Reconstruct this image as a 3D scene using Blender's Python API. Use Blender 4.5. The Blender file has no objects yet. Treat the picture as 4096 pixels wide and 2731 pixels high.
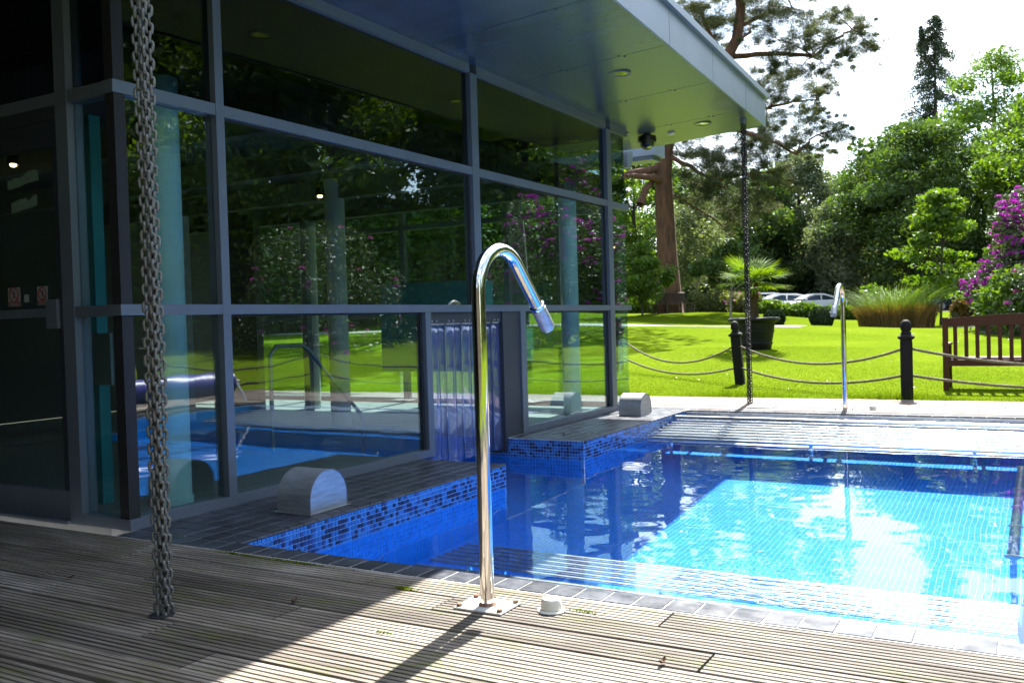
import bpy, math, random
import numpy as np
from mathutils import Vector, Matrix
rnd = random.Random(7)
rng = np.random.default_rng(11)
S = bpy.context.scene
col = S.collection
PI = math.pi

# ------------------------------------------------------------------ camera
cam_d = bpy.data.cameras.new('camera')
cam = bpy.data.objects.new('camera', cam_d)
col.objects.link(cam)
S.camera = cam
# orientation: right / down / forward axes of the photograph in world axes (X away from the glass wall, Y along it, Z up)
RGT = Vector((0.8692, 0.4936, -0.0291))
FWD = Vector((-0.4940, 0.8692, -0.0218)).normalized()
RGT = (RGT - FWD * RGT.dot(FWD)).normalized()
DWN = FWD.cross(RGT)
M = Matrix((RGT, -DWN, -FWD)).transposed().to_4x4()
M.translation = (0, 0, 1.1)
cam.matrix_world = M
cam_d.lens = 32.55
cam_d.sensor_width = 36
cam_d.clip_start = 0.05
cam_d.clip_end = 1500
cam_d.dof.use_dof = True
cam_d.dof.focus_distance = 4.2
cam_d.dof.aperture_fstop = 7.0

# ------------------------------------------------------------------ light
SUN_EL = math.radians(52)
SUN_AZ = math.atan2(-0.125, 1.0)          # sun stands beyond the garden, a little to the left
sdir = Vector((math.sin(SUN_AZ) * math.cos(SUN_EL), math.cos(SUN_AZ) * math.cos(SUN_EL), math.sin(SUN_EL)))
sun_d = bpy.data.lights.new('sun', 'SUN')
sun_d.energy = 4.4
sun_d.angle = math.radians(0.53)
sun_d.color = (1.0, 0.97, 0.92)
sun = bpy.data.objects.new('sun', sun_d)
col.objects.link(sun)
sun.rotation_euler = (-sdir).to_track_quat('-Z', 'Y').to_euler()
sun.location = (0, 20, 40)
sun_d.cycles.is_caustics_light = True

wd = bpy.data.worlds.new('World')
S.world = wd
wd.use_nodes = True
nt = wd.node_tree
nt.nodes.clear()
wo = nt.nodes.new('ShaderNodeOutputWorld')
bg = nt.nodes.new('ShaderNodeBackground')
sky = nt.nodes.new('ShaderNodeTexSky')
sky.sky_type = 'NISHITA'
sky.sun_disc = False
sky.sun_elevation = SUN_EL
sky.sun_rotation = SUN_AZ
sky.air_density = 1.0
sky.dust_density = 1.0
bg.inputs[1].default_value = 0.098
tc = nt.nodes.new('ShaderNodeTexCoord')
mp = nt.nodes.new('ShaderNodeMapping')
mp.inputs['Scale'].default_value = (1.0, 1.0, 2.6)
nz = nt.nodes.new('ShaderNodeTexNoise')
nz.inputs['Scale'].default_value = 2.3
nz.inputs['Detail'].default_value = 7
nz.inputs['Roughness'].default_value = 0.58
cr = nt.nodes.new('ShaderNodeValToRGB')
cr.color_ramp.elements[0].position = 0.44
cr.color_ramp.elements[1].position = 0.66
mx = nt.nodes.new('ShaderNodeMixRGB')
mx.inputs[2].default_value = (6.2, 6.5, 6.9, 1)
L = nt.links.new
L(tc.outputs['Generated'], mp.inputs[0]); L(mp.outputs[0], nz.inputs[0]); L(nz.outputs[0], cr.inputs[0])
L(cr.outputs[0], mx.inputs[0]); L(sky.outputs[0], mx.inputs[1]); L(mx.outputs[0], bg.inputs[0]); L(bg.outputs[0], wo.inputs[0])

S.view_settings.view_transform = 'Standard'
S.view_settings.look = 'None'
S.view_settings.exposure = 2.38
S.view_settings.gamma = 1.0
S.view_settings.use_curve_mapping = False
S.render.engine = 'CYCLES'
cy = S.cycles
cy.use_denoising = True
cy.max_bounces = 14
cy.diffuse_bounces = 5
cy.glossy_bounces = 5
cy.transmission_bounces = 6
cy.transparent_max_bounces = 24
cy.caustics_refractive = True
cy.caustics_reflective = False
cy.blur_glossy = 1.0
cy.sample_clamp_indirect = 6.0

# ------------------------------------------------------------------ materials
MATS = {}
def newmat(name):
    m = bpy.data.materials.new(name); m.use_nodes = True
    t = m.node_tree; t.nodes.clear()
    MATS[name] = m
    return m, t
def nd(t, typ, **kw):
    n = t.nodes.new(typ)
    for k_, v in kw.items():
        if k_.startswith('i_'):
            n.inputs[k_[2:]].default_value = v
        else:
            setattr(n, k_, v)
    return n
def c4(c): return (c[0], c[1], c[2], 1)
def pos_map(t, scale, space='world'):
    if space == 'world':
        g = t.nodes.new('ShaderNodeNewGeometry'); o = g.outputs['Position']
    else:
        g = t.nodes.new('ShaderNodeTexCoord'); o = g.outputs['Object']
    mpn = t.nodes.new('ShaderNodeMapping')
    mpn.inputs['Scale'].default_value = scale
    t.links.new(o, mpn.inputs[0])
    return mpn.outputs[0]
def noise(t, vec, scale=1.0, detail=4, rough=0.55):
    n = t.nodes.new('ShaderNodeTexNoise')
    n.inputs['Scale'].default_value = scale; n.inputs['Detail'].default_value = detail; n.inputs['Roughness'].default_value = rough
    if vec is not None: t.links.new(vec, n.inputs[0])
    return n.outputs[0]
def ramp(t, fac, stops):
    r = t.nodes.new('ShaderNodeValToRGB')
    e = r.color_ramp.elements
    while len(e) < len(stops): e.new(0.5)
    for el, (p, c_) in zip(e, stops):
        el.position = p; el.color = c4(c_)
    t.links.new(fac, r.inputs[0])
    return r.outputs[0]
def mixc(t, fac, a, b, mode='MIX'):
    m = t.nodes.new('ShaderNodeMixRGB'); m.blend_type = mode
    for i, v in ((0, fac), (1, a), (2, b)):
        if hasattr(v, 'is_output') or hasattr(v, 'links'): t.links.new(v, m.inputs[i])
        elif i == 0: m.inputs[0].default_value = v
        else: m.inputs[i].default_value = c4(v)
    return m.outputs[0]
def bump(t, h, strength=0.3, dist=0.01):
    b = t.nodes.new('ShaderNodeBump'); b.inputs['Strength'].default_value = strength; b.inputs['Distance'].default_value = dist
    t.links.new(h, b.inputs['Height'])
    return b.outputs[0]
def principled(t, color, rough=0.5, metal=0.0, normal=None, spec=0.5, coat=0.0):
    p = t.nodes.new('ShaderNodeBsdfPrincipled')
    if hasattr(color, 'links'): t.links.new(color, p.inputs['Base Color'])
    else: p.inputs['Base Color'].default_value = c4(color)
    if hasattr(rough, 'links'): t.links.new(rough, p.inputs['Roughness'])
    else: p.inputs['Roughness'].default_value = rough
    p.inputs['Metallic'].default_value = metal
    p.inputs['Specular IOR Level'].default_value = spec
    p.inputs['Coat Weight'].default_value = coat
    if normal is not None: t.links.new(normal, p.inputs['Normal'])
    o = t.nodes.new('ShaderNodeOutputMaterial')
    t.links.new(p.outputs[0], o.inputs[0])
    return p
def simple(name, c1, c2=None, rough=0.5, metal=0.0, scale=8.0, bmp=0.0, spec=0.5, rand=0.0, stretch=(1, 1, 1), coat=0.0, space='world'):
    m, t = newmat(name)
    if c2 is None: c2 = tuple(x * 0.82 for x in c1)
    v = pos_map(t, stretch, space)
    f = noise(t, v, scale, 6)
    colr = ramp(t, f, [(0.3, c2), (0.7, c1)])
    if rand:
        oi = t.nodes.new('ShaderNodeObjectInfo')
        rr = ramp(t, oi.outputs['Random'], [(0, (1 - rand,) * 3), (1, (1 + rand,) * 3)])
        colr = mixc(t, 1.0, colr, rr, 'MULTIPLY')
    nrm = bump(t, f, bmp, 0.01) if bmp else None
    rgh = rough
    principled(t, colr, rgh, metal, nrm, spec, coat)
    return m

def leafmat(name, c1, c2, trans=0.45, scale=0.9, gloss=0.06, tint=(1.15, 1.1, 0.35)):
    m, t = newmat(name)
    g = t.nodes.new('ShaderNodeNewGeometry')
    r = ramp(t, g.outputs['Random Per Island'], [(0.0, c2), (1.0, c1)])
    v = pos_map(t, (1, 1, 1))
    f = noise(t, v, scale, 3)
    rr = ramp(t, f, [(0.3, (0.72, 0.78, 0.8)), (0.7, (1.2, 1.12, 0.95))])
    r = mixc(t, 1.0, r, rr, 'MULTIPLY')
    d = t.nodes.new('ShaderNodeBsdfDiffuse'); t.links.new(r, d.inputs[0])
    tr = t.nodes.new('ShaderNodeBsdfTranslucent')
    r2 = mixc(t, 1.0, r, tint, 'MULTIPLY'); t.links.new(r2, tr.inputs[0])
    mx1 = t.nodes.new('ShaderNodeMixShader'); mx1.inputs[0].default_value = trans
    t.links.new(d.outputs[0], mx1.inputs[1]); t.links.new(tr.outputs[0], mx1.inputs[2])
    gl = t.nodes.new('ShaderNodeBsdfGlossy'); gl.inputs['Roughness'].default_value = 0.5; gl.inputs[0].default_value = (0.5, 0.55, 0.5, 1)
    mx2 = t.nodes.new('ShaderNodeMixShader'); mx2.inputs[0].default_value = gloss
    t.links.new(mx1.outputs[0], mx2.inputs[1]); t.links.new(gl.outputs[0], mx2.inputs[2])
    o = t.nodes.new('ShaderNodeOutputMaterial'); t.links.new(mx2.outputs[0], o.inputs[0])
    return m

def glassmat(name, tint, f0=0.09, rough=0.0, diffuse=None, dfac=0.0):
    m, t = newmat(name)
    lw = t.nodes.new('ShaderNodeLayerWeight'); lw.inputs[0].default_value = 0.5
    pw = t.nodes.new('ShaderNodeMath'); pw.operation = 'POWER'; pw.inputs[1].default_value = 4.0
    t.links.new(lw.outputs['Facing'], pw.inputs[0])
    ml = t.nodes.new('ShaderNodeMath'); ml.operation = 'MULTIPLY_ADD'; ml.inputs[1].default_value = 1 - f0; ml.inputs[2].default_value = f0
    t.links.new(pw.outputs[0], ml.inputs[0])
    tr = t.nodes.new('ShaderNodeBsdfTransparent'); tr.inputs[0].default_value = c4(tint)
    gl = t.nodes.new('ShaderNodeBsdfGlossy'); gl.inputs['Roughness'].default_value = rough; gl.inputs[0].default_value = (0.95, 0.97, 1, 1)
    base = tr.outputs[0]
    t.links.new(bump(t, noise(t, pos_map(t, (1, 1.4, 2.2)), 1.6, 2), 1.0, 0.0006), gl.inputs['Normal'])
    if diffuse:
        df = t.nodes.new('ShaderNodeBsdfDiffuse'); df.inputs[0].default_value = c4(diffuse)
        m0 = t.nodes.new('ShaderNodeMixShader'); m0.inputs[0].default_value = dfac
        t.links.new(tr.outputs[0], m0.inputs[1]); t.links.new(df.outputs[0], m0.inputs[2]); base = m0.outputs[0]
    mxx = t.nodes.new('ShaderNodeMixShader')
    t.links.new(ml.outputs[0], mxx.inputs[0]); t.links.new(base, mxx.inputs[1]); t.links.new(gl.outputs[0], mxx.inputs[2])
    o = t.nodes.new('ShaderNodeOutputMaterial'); t.links.new(mxx.outputs[0], o.inputs[0])
    return m

def emit(name, c, s):
    m, t = newmat(name)
    e = t.nodes.new('ShaderNodeEmission'); e.inputs[0].default_value = c4(c); e.inputs[1].default_value = s
    o = t.nodes.new('ShaderNodeOutputMaterial'); t.links.new(e.outputs[0], o.inputs[0])
    return m

# weathered grooved decking
def woodmat(name, ca, cb, cc, moss=True):
    m, t = newmat(name)
    oi = t.nodes.new('ShaderNodeObjectInfo')
    v = pos_map(t, (2.2, 70, 70))
    f = noise(t, v, 1.0, 6, 0.65)
    c_ = ramp(t, f, [(0.28, ca), (0.5, cb), (0.75, cc)])
    v2 = pos_map(t, (1.1, 3.0, 1.0))
    f2 = noise(t, v2, 1.3, 4)
    c_ = mixc(t, 1.0, c_, ramp(t, f2, [(0.3, (0.62, 0.58, 0.54)), (0.7, (1.12, 1.1, 1.08))]), 'MULTIPLY')
    c_ = mixc(t, 1.0, c_, ramp(t, oi.outputs['Random'], [(0, (0.55, 0.53, 0.50)), (0.35, (0.85, 0.82, 0.78)), (0.7, (1.02, 0.98, 0.93)), (1, (1.25, 1.24, 1.22))]), 'MULTIPLY')
    if moss:
        v3 = pos_map(t, (1.0, 2.6, 1.0))
        f3 = noise(t, v3, 2.1, 8, 0.7)
        mk = ramp(t, f3, [(0.50, (0, 0, 0)), (0.66, (1, 1, 1))])
        v5 = pos_map(t, (9, 60, 1)); f5 = noise(t, v5, 1, 3)
        mk = mixc(t, 1.0, mk, ramp(t, f5, [(0.42, (0, 0, 0)), (0.6, (0.7, 0.7, 0.7))]), 'MULTIPLY')
        c_ = mixc(t, mk, c_, (0.095, 0.115, 0.012))
        # pale lichen streaks
        f6 = noise(t, pos_map(t, (5, 130, 5)), 1, 3)
        mk2 = ramp(t, f6, [(0.68, (0, 0, 0)), (0.78, (0.55, 0.55, 0.55))])
        c_ = mixc(t, mk2, c_, (0.42, 0.38, 0.31))
    rg = ramp(t, f, [(0.3, (0.85,) * 3), (0.7, (0.6,) * 3)])
    principled(t, c_, rg, 0, bump(t, f, 0.35, 0.006), 0.3)
    return m
woodmat('deck_wood', (0.080, 0.069, 0.059), (0.205, 0.184, 0.158), (0.40, 0.378, 0.340))
woodmat('deck_wood_far', (0.13, 0.098, 0.083), (0.19, 0.15, 0.13), (0.26, 0.215, 0.19), False)
simple('dark_void', (0.012, 0.011, 0.01), rough=0.95)

# tiles
def tilemat(name, c, rough=0.25, var=0.25):
    m, t = newmat(name)
    g = t.nodes.new('ShaderNodeNewGeometry')
    oi = t.nodes.new('ShaderNodeObjectInfo')
    a = t.nodes.new('ShaderNodeMath'); a.operation = 'ADD'
    t.links.new(g.outputs['Random Per Island'], a.inputs[0]); t.links.new(oi.outputs['Random'], a.inputs[1])
    fr = t.nodes.new('ShaderNodeMath'); fr.operation = 'FRACT'; t.links.new(a.outputs[0], fr.inputs[0])
    r = ramp(t, fr.outputs[0], [(0, tuple(x * (1 - var) for x in c)), (1, tuple(x * (1 + var) for x in c))])
    f = noise(t, pos_map(t, (1, 1, 1)), 60, 3)
    r = mixc(t, 1.0, r, ramp(t, f, [(0.3, (0.9, 0.9, 0.9)), (0.7, (1.08, 1.08, 1.08))]), 'MULTIPLY')
    principled(t, r, rough, 0, None, 0.5)
    return m
tilemat('tile_blue', (0.05, 0.19, 0.50), 0.12)
tilemat('tile_mid', (0.045, 0.085, 0.27), 0.12)
tilemat('tile_navy', (0.032, 0.040, 0.095), 0.12)
tilemat('tile_pool', (0.018, 0.25, 0.88), 0.2, 0.10)
tilemat('tile_pool_wall', (0.014, 0.36, 0.92), 0.2, 0.12)
simple('grout_white', (0.30, 0.50, 0.74), rough=0.8, scale=30)
simple('grout_grey', (0.58, 0.57, 0.54), (0.40, 0.39, 0.37), rough=0.9, scale=12)
# slate with chalky bloom
m, t = newmat('slate')
oi = t.nodes.new('ShaderNodeObjectInfo')
f = noise(t, pos_map(t, (1, 1, 1)), 9, 7, 0.65)
c_ = ramp(t, f, [(0.3, (0.022, 0.025, 0.032)), (0.55, (0.040, 0.044, 0.055)), (0.8, (0.11, 0.118, 0.138))])
c_ = mixc(t, 1.0, c_, ramp(t, oi.outputs['Random'], [(0, (0.7, 0.7, 0.72)), (1, (1.3, 1.3, 1.3))]), 'MULTIPLY')
principled(t, c_, ramp(t, f, [(0.3, (0.28,) * 3), (0.7, (0.5,) * 3)]), 0, bump(t, f, 0.15, 0.004), 0.35)

# metals
simple('alu_grey', (0.15, 0.175, 0.205), (0.13, 0.15, 0.18), rough=0.42, metal=0.25, scale=3)
simple('alu_dark', (0.035, 0.04, 0.05), rough=0.5, scale=3)
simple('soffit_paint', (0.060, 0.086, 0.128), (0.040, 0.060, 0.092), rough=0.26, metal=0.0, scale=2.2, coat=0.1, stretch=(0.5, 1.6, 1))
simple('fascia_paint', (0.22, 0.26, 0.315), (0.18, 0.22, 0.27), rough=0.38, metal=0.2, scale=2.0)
m, t = newmat('chrome')
f = noise(t, pos_map(t, (1, 1, 1)), 26, 7, 0.7); f8 = noise(t, pos_map(t, (1, 1, 0.35)), 9, 5, 0.6)
spots = ramp(t, noise(t, pos_map(t, (1, 1, 1)), 140, 2), [(0.66, (0, 0, 0)), (0.72, (0.55, 0.55, 0.55))])
principled(t, mixc(t, spots, ramp(t, f8, [(0.3, (0.66, 0.62, 0.57)), (0.7, (0.82, 0.81, 0.79))]), (0.55, 0.53, 0.5)), ramp(t, f, [(0.35, (0.045,) * 3), (0.75, (0.17,) * 3)]), 1.0)
simple('steel_bar', (0.74, 0.77, 0.80), (0.62, 0.65, 0.68), rough=0.2, metal=0.9, scale=9)
simple('steel_brushed', (0.46, 0.48, 0.50), (0.32, 0.32, 0.31), rough=0.46, metal=0.65, scale=7, stretch=(1, 1, 6))
simple('chain_zinc', (0.20, 0.20, 0.185), (0.10, 0.10, 0.09), rough=0.55, metal=0.55, scale=70, bmp=0.2)
simple('chain_dark', (0.022, 0.022, 0.022), (0.012, 0.012, 0.012), rough=0.5, metal=0.4, scale=40)
simple('plate_cream', (0.60, 0.59, 0.54), (0.48, 0.46, 0.40), rough=0.5, scale=25)
simple('rust_bolt', (0.22, 0.11, 0.06), (0.13, 0.06, 0.035), rough=0.8, scale=80)
simple('plastic_cream', (0.68, 0.66, 0.57), (0.6, 0.58, 0.5), rough=0.45, scale=20)
simple('plastic_black', (0.012, 0.012, 0.013), rough=0.25)
simple('rubber_black', (0.015, 0.015, 0.016), rough=0.7)
simple('white_paint', (0.72, 0.72, 0.70), (0.6, 0.6, 0.57), rough=0.5, scale=6)
# building inside
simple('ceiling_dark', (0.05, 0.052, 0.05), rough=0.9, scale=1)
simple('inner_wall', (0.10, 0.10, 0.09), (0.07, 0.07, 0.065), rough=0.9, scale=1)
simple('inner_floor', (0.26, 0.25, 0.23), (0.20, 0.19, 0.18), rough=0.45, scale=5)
simple('column_teal', (0.58, 0.80, 0.80), (0.52, 0.75, 0.75), rough=0.35, scale=1.5)
simple('column_pale', (0.42, 0.46, 0.44), (0.36, 0.40, 0.38), rough=0.5, scale=1.5)
simple('teal_panel', (0.05, 0.36, 0.40), (0.04, 0.30, 0.34), rough=0.5, scale=2)
simple('brick_red', (0.26, 0.10, 0.055), (0.16, 0.06, 0.035), rough=0.9, scale=20, rand=0.25)
simple('duct_steel', (0.30, 0.33, 0.33), rough=0.35, metal=0.5, scale=3)
glassmat('glass', (0.79, 0.88, 0.87), 0.085)
glassmat('glass_dark', (0.42, 0.50, 0.52), 0.028)
glassmat('strip_pvc', (0.80, 0.84, 0.96), 0.06, 0.03, (0.30, 0.33, 0.60), 0.14)
emit('lamp_glow', (1.0, 0.62, 0.28), 9.0)
# garden
simple('post_black', (0.010, 0.0095, 0.008), (0.006, 0.006, 0.005), rough=0.7, scale=25, bmp=0.25, spec=0.2)
simple('rope_hemp', (0.21, 0.18, 0.125), (0.11, 0.095, 0.065), rough=0.95, scale=60, bmp=0.3)
simple('bench_wood', (0.078, 0.025, 0.011), (0.042, 0.014, 0.007), rough=0.6, scale=6, stretch=(2, 2, 14), spec=0.25)
simple('bench_grey', (0.085, 0.06, 0.042), (0.05, 0.036, 0.026), rough=0.8, scale=10)
simple('pot_black', (0.010, 0.011, 0.011), (0.006, 0.007, 0.007), rough=0.6, scale=6, bmp=0.1, spec=0.25)
simple('pine_bark', (0.17, 0.078, 0.044), (0.055, 0.03, 0.02), rough=0.95, scale=6, bmp=0.9, stretch=(1, 1, 0.25))
simple('bark_dark', (0.055, 0.043, 0.033), (0.028, 0.022, 0.018), rough=0.95, scale=8, bmp=0.6, stretch=(1, 1, 0.25))
simple('bark_pale', (0.30, 0.25, 0.17), (0.16, 0.13, 0.09), rough=0.9, scale=9, bmp=0.3)
simple('soil', (0.05, 0.035, 0.024), (0.03, 0.02, 0.015), rough=1, scale=9)
simple('gravel', (0.34, 0.31, 0.27), (0.25, 0.23, 0.20), rough=0.95, scale=18)
simple('tarmac', (0.055, 0.055, 0.055), (0.04, 0.04, 0.04), rough=0.9, scale=4)
simple('car_white', (0.72, 0.73, 0.75), (0.68, 0.69, 0.71), rough=0.18, coat=0.8)
simple('car_dark', (0.025, 0.03, 0.045), rough=0.2, coat=0.8)
simple('car_glass', (0.012, 0.02, 0.03), rough=0.05)
simple('car_grille', (0.02, 0.02, 0.02), rough=0.4)
simple('car_lamp', (0.55, 0.57, 0.6), rough=0.1, metal=0.4)
simple('palm_fibre', (0.14, 0.085, 0.045), (0.06, 0.04, 0.022), rough=1, scale=22, bmp=0.8)
leafmat('leaf_palm', (0.13, 0.21, 0.008), (0.07, 0.14, 0.008), 0.55, 2.0, 0.04)
leafmat('leaf_lime', (0.12, 0.21, 0.014), (0.06, 0.13, 0.012), 0.52)
leafmat('leaf_mid', (0.085, 0.15, 0.026), (0.042, 0.088, 0.018), 0.46)
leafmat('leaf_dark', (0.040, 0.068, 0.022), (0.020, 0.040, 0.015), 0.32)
leafmat('leaf_grey', (0.16, 0.20, 0.09), (0.09, 0.125, 0.058), 0.5, 0.6, 0.1, (1.1, 1.1, 0.6))
leafmat('leaf_pine', (0.105, 0.12, 0.046), (0.055, 0.07, 0.028), 0.34, 0.35, 0.08, (1.1, 1.05, 0.6))
leafmat('leaf_spruce', (0.045, 0.064, 0.034), (0.024, 0.040, 0.024), 0.26, 0.5, 0.05)
leafmat('leaf_rhodo', (0.060, 0.095, 0.030), (0.026, 0.050, 0.016), 0.32, 1.5, 0.10)
leafmat('leaf_ball', (0.045, 0.085, 0.014), (0.020, 0.045, 0.010), 0.3, 2.0)
leafmat('leaf_cream', (0.20, 0.22, 0.08), (0.09, 0.13, 0.04), 0.4, 1.5)
leafmat('leaf_red', (0.16, 0.06, 0.02), (0.07, 0.07, 0.02), 0.35, 1.5)
leafmat('petal_purple', (0.42, 0.035, 0.40), (0.24, 0.018, 0.30), 0.4, 1.5, 0.04, (1.1, 1.0, 1.1))
leafmat('petal_pink', (0.52, 0.10, 0.42), (0.38, 0.06, 0.34), 0.4, 1.5, 0.04, (1.1, 1.0, 1.1))
leafmat('blade_grass', (0.11, 0.175, 0.007), (0.075, 0.13, 0.005), 0.55, 0.5, 0.01)
leafmat('blade_reed', (0.10, 0.17, 0.030), (0.06, 0.11, 0.022), 0.45, 0.6, 0.08)
leafmat('blade_dry', (0.30, 0.19, 0.085), (0.15, 0.10, 0.04), 0.3, 1.5, 0.03)
# lawn
m, t = newmat('lawn')
f1 = noise(t, pos_map(t, (1, 1, 1)), 0.35, 5)
f2 = noise(t, pos_map(t, (1, 1, 1)), 9.0, 8, 0.75)
c_ = ramp(t, f1, [(0.3, (0.070, 0.112, 0.006)), (0.7, (0.106, 0.150, 0.010))])
c_ = mixc(t, 1.0, c_, ramp(t, f2, [(0.3, (0.62, 0.66, 0.6)), (0.7, (1.25, 1.2, 1.2))]), 'MULTIPLY')
principled(t, c_, 1.0, 0, bump(t, f2, 0.5, 0.03), 0.0)
# water
m, t = newmat('water')
g_ = t.nodes.new('ShaderNodeBsdfGlass'); g_.inputs['IOR'].default_value = 1.333; g_.inputs['Roughness'].default_value = 0.0
g_.inputs[0].default_value = (0.90, 0.97, 1.0, 1)
o_ = t.nodes.new('ShaderNodeOutputMaterial'); t.links.new(g_.outputs[0], o_.inputs[0])

# ------------------------------------------------------------------ mesh helpers
class MB:
    def __init__(s): s.v = []; s.f = []; s.m = []; s.mi = 0
    def face(s, idx): s.f.append(tuple(idx)); s.m.append(s.mi)
    def box(s, a, b, mat4=None):
        x0, y0, z0 = a; x1, y1, z1 = b
        P = [(x0, y0, z0), (x1, y0, z0), (x1, y1, z0), (x0, y1, z0), (x0, y0, z1), (x1, y0, z1), (x1, y1, z1), (x0, y1, z1)]
        if mat4 is not None: P = [tuple(mat4 @ Vector(p)) for p in P]
        o = len(s.v); s.v += P
        for q in ((0, 3, 2, 1), (4, 5, 6, 7), (0, 1, 5, 4), (1, 2, 6, 5), (2, 3, 7, 6), (3, 0, 4, 7)):
            s.face([o + i for i in q])
        return s
    def bbox(s, a, b, c=0.004):
        """box with chamfered top edges"""
        x0, y0, z0 = a; x1, y1, z1 = b
        o = len(s.v)
        s.v += [(x0, y0, z0), (x1, y0, z0), (x1, y1, z0), (x0, y1, z0), (x0, y0, z1 - c), (x1, y0, z1 - c), (x1, y1, z1 - c), (x0, y1, z1 - c),
                (x0 + c, y0 + c, z1), (x1 - c, y0 + c, z1), (x1 - c, y1 - c, z1), (x0 + c, y1 - c, z1)]
        for q in ((0, 3, 2, 1), (0, 1, 5, 4), (1, 2, 6, 5), (2, 3, 7, 6), (3, 0, 4, 7), (4, 5, 9, 8), (5, 6, 10, 9), (6, 7, 11, 10), (7, 4, 8, 11), (8, 9, 10, 11)):
            s.face([o + i for i in q])
        return s
    def quad(s, a, b, c, d):
        o = len(s.v); s.v += [tuple(a), tuple(b), tuple(c), tuple(d)]; s.face((o, o + 1, o + 2, o + 3)); return s
    def poly_prism(s, pts, z0, z1):
        """pts: (x,y) ccw; z may be callables"""
        n = len(pts); o = len(s.v)
        g = lambda z, p: z(p) if callable(z) else z
        s.v += [(p[0], p[1], g(z0, p)) for p in pts] + [(p[0], p[1], g(z1, p)) for p in pts]
        s.face([o + i for i in reversed(range(n))]); s.face([o + n + i for i in range(n)])
        for i in range(n):
            j = (i + 1) % n; s.face((o + i, o + j, o + n + j, o + n + i))
        return s
    def tube(s, path, r, n=10, caps=True, closed=False):
        P = [Vector(p) for p in path]; k_ = len(P)
        rr = r if hasattr(r, '__len__') else [r] * k_
        o = len(s.v); up = None
        for i, p in enumerate(P):
            if closed: tg = P[(i + 1) % k_] - P[i - 1]
            else: tg = P[min(i + 1, k_ - 1)] - P[max(i - 1, 0)]
            tg.normalize()
            if up is None:
                up = Vector((0, 0, 1)) if abs(tg.z) < 0.9 else Vector((1, 0, 0))
            up = (up - tg * up.dot(tg)).normalized(); sd = tg.cross(up)
            for j in range(n):
                a = 2 * PI * j / n
                s.v.append(tuple(p + (up * math.cos(a) + sd * math.sin(a)) * rr[i]))
        for i in range(k_ if closed else k_ - 1):
            i2 = (i + 1) % k_
            for j in range(n):
                j2 = (j + 1) % n
                s.face((o + i * n + j, o + i * n + j2, o + i2 * n + j2, o + i2 * n + j))
        if caps and not closed:
            s.face([o + j for j in range(n)]); s.face([o + (k_ - 1) * n + j for j in reversed(range(n))])
        return s
    def lathe(s, prof, n=16, at=(0, 0, 0), caps=True):
        o = len(s.v); k_ = len(prof)
        for (r, z) in prof:
            for j in range(n):
                a = 2 * PI * j / n
                s.v.append((at[0] + r * math.cos(a), at[1] + r * math.sin(a), at[2] + z))
        for i in range(k_ - 1):
            for j in range(n):
                j2 = (j + 1) % n
                s.face((o + i * n + j, o + i * n + j2, o + (i + 1) * n + j2, o + (i + 1) * n + j))
        if caps:
            s.face([o + j for j in reversed(range(n))]); s.face([o + (k_ - 1) * n + j for j in range(n)])
        return s
    def mesh(s, name, mats, smooth=False, off=(0, 0, 0)):
        me = bpy.data.meshes.new(name)
        vv = s.v if off == (0, 0, 0) else [(x - off[0], y - off[1], z - off[2]) for x, y, z in s.v]
        me.from_pydata(vv, [], s.f)
        if isinstance(mats, str): mats = [mats]
        for q in mats: me.materials.append(MATS[q])
        if len(mats) > 1: me.polygons.foreach_set('material_index', s.m)
        if smooth:
            me.polygons.foreach_set('use_smooth', [True] * len(me.polygons))
            if smooth != 'all': me.set_sharp_from_angle(angle=math.radians(38))
        me.update()
        return me
    def build(s, name, mats, parent=None, smooth=False, world=True):
        """verts are world coordinates; with a parent they become local to it (parent unrotated)"""
        off = (0, 0, 0)
        if parent is not None and world: off = tuple(parent.location)
        return link(name, s.mesh(name, mats, smooth, off), parent)
def link(name, data, parent=None):
    o = bpy.data.objects.new(name, data); col.objects.link(o)
    if parent is not None: o.parent = parent
    return o
def thing(name, label, cat, loc=(0, 0, 0), rz=0, group=None):
    o = link(name, None); o.location = loc; o.rotation_euler = (0, 0, rz); o.empty_display_size = 0.1
    return tag(o, label, cat, group)
def tag(o, label, cat, group=None):
    o['label'] = label; o['category'] = cat
    if group: o['group'] = group
    return o
def struct(o):
    o['kind'] = 'structure'; return o
def stuff(o):
    o['kind'] = 'stuff'; return o
def copytree(o, parent=None, loc=None, rz=None, label=None):
    c = o.copy(); col.objects.link(c)
    if parent is not None: c.parent = parent
    if loc is not None: c.location = loc
    if rz is not None: c.rotation_euler = (c.rotation_euler[0], c.rotation_euler[1], rz)
    if label: c['label'] = label
    for ch in list(o.children): copytree(ch, c)
    return c
def np_mesh(name, V, F, mats, mi=None, smooth=False):
    """V (n,3), F (m,k) numpy"""
    me = bpy.data.meshes.new(name)
    V = np.ascontiguousarray(V, dtype=np.float32); F = np.ascontiguousarray(F, dtype=np.int32)
    m_, k_ = F.shape
    me.vertices.add(len(V)); me.vertices.foreach_set('co', V.ravel())
    me.loops.add(m_ * k_); me.loops.foreach_set('vertex_index', F.ravel())
    me.polygons.add(m_); me.polygons.foreach_set('loop_start', np.arange(0, m_ * k_, k_, dtype=np.int32))
    me.polygons.foreach_set('loop_total', np.full(m_, k_, dtype=np.int32))
    if isinstance(mats, str): mats = [mats]
    for q in mats: me.materials.append(MATS[q])
    if mi is not None: me.polygons.foreach_set('material_index', np.asarray(mi, dtype=np.int32))
    if smooth: me.polygons.foreach_set('use_smooth', np.ones(m_, dtype=bool))
    me.update(calc_edges=True); me.validate()
    return me

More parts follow.
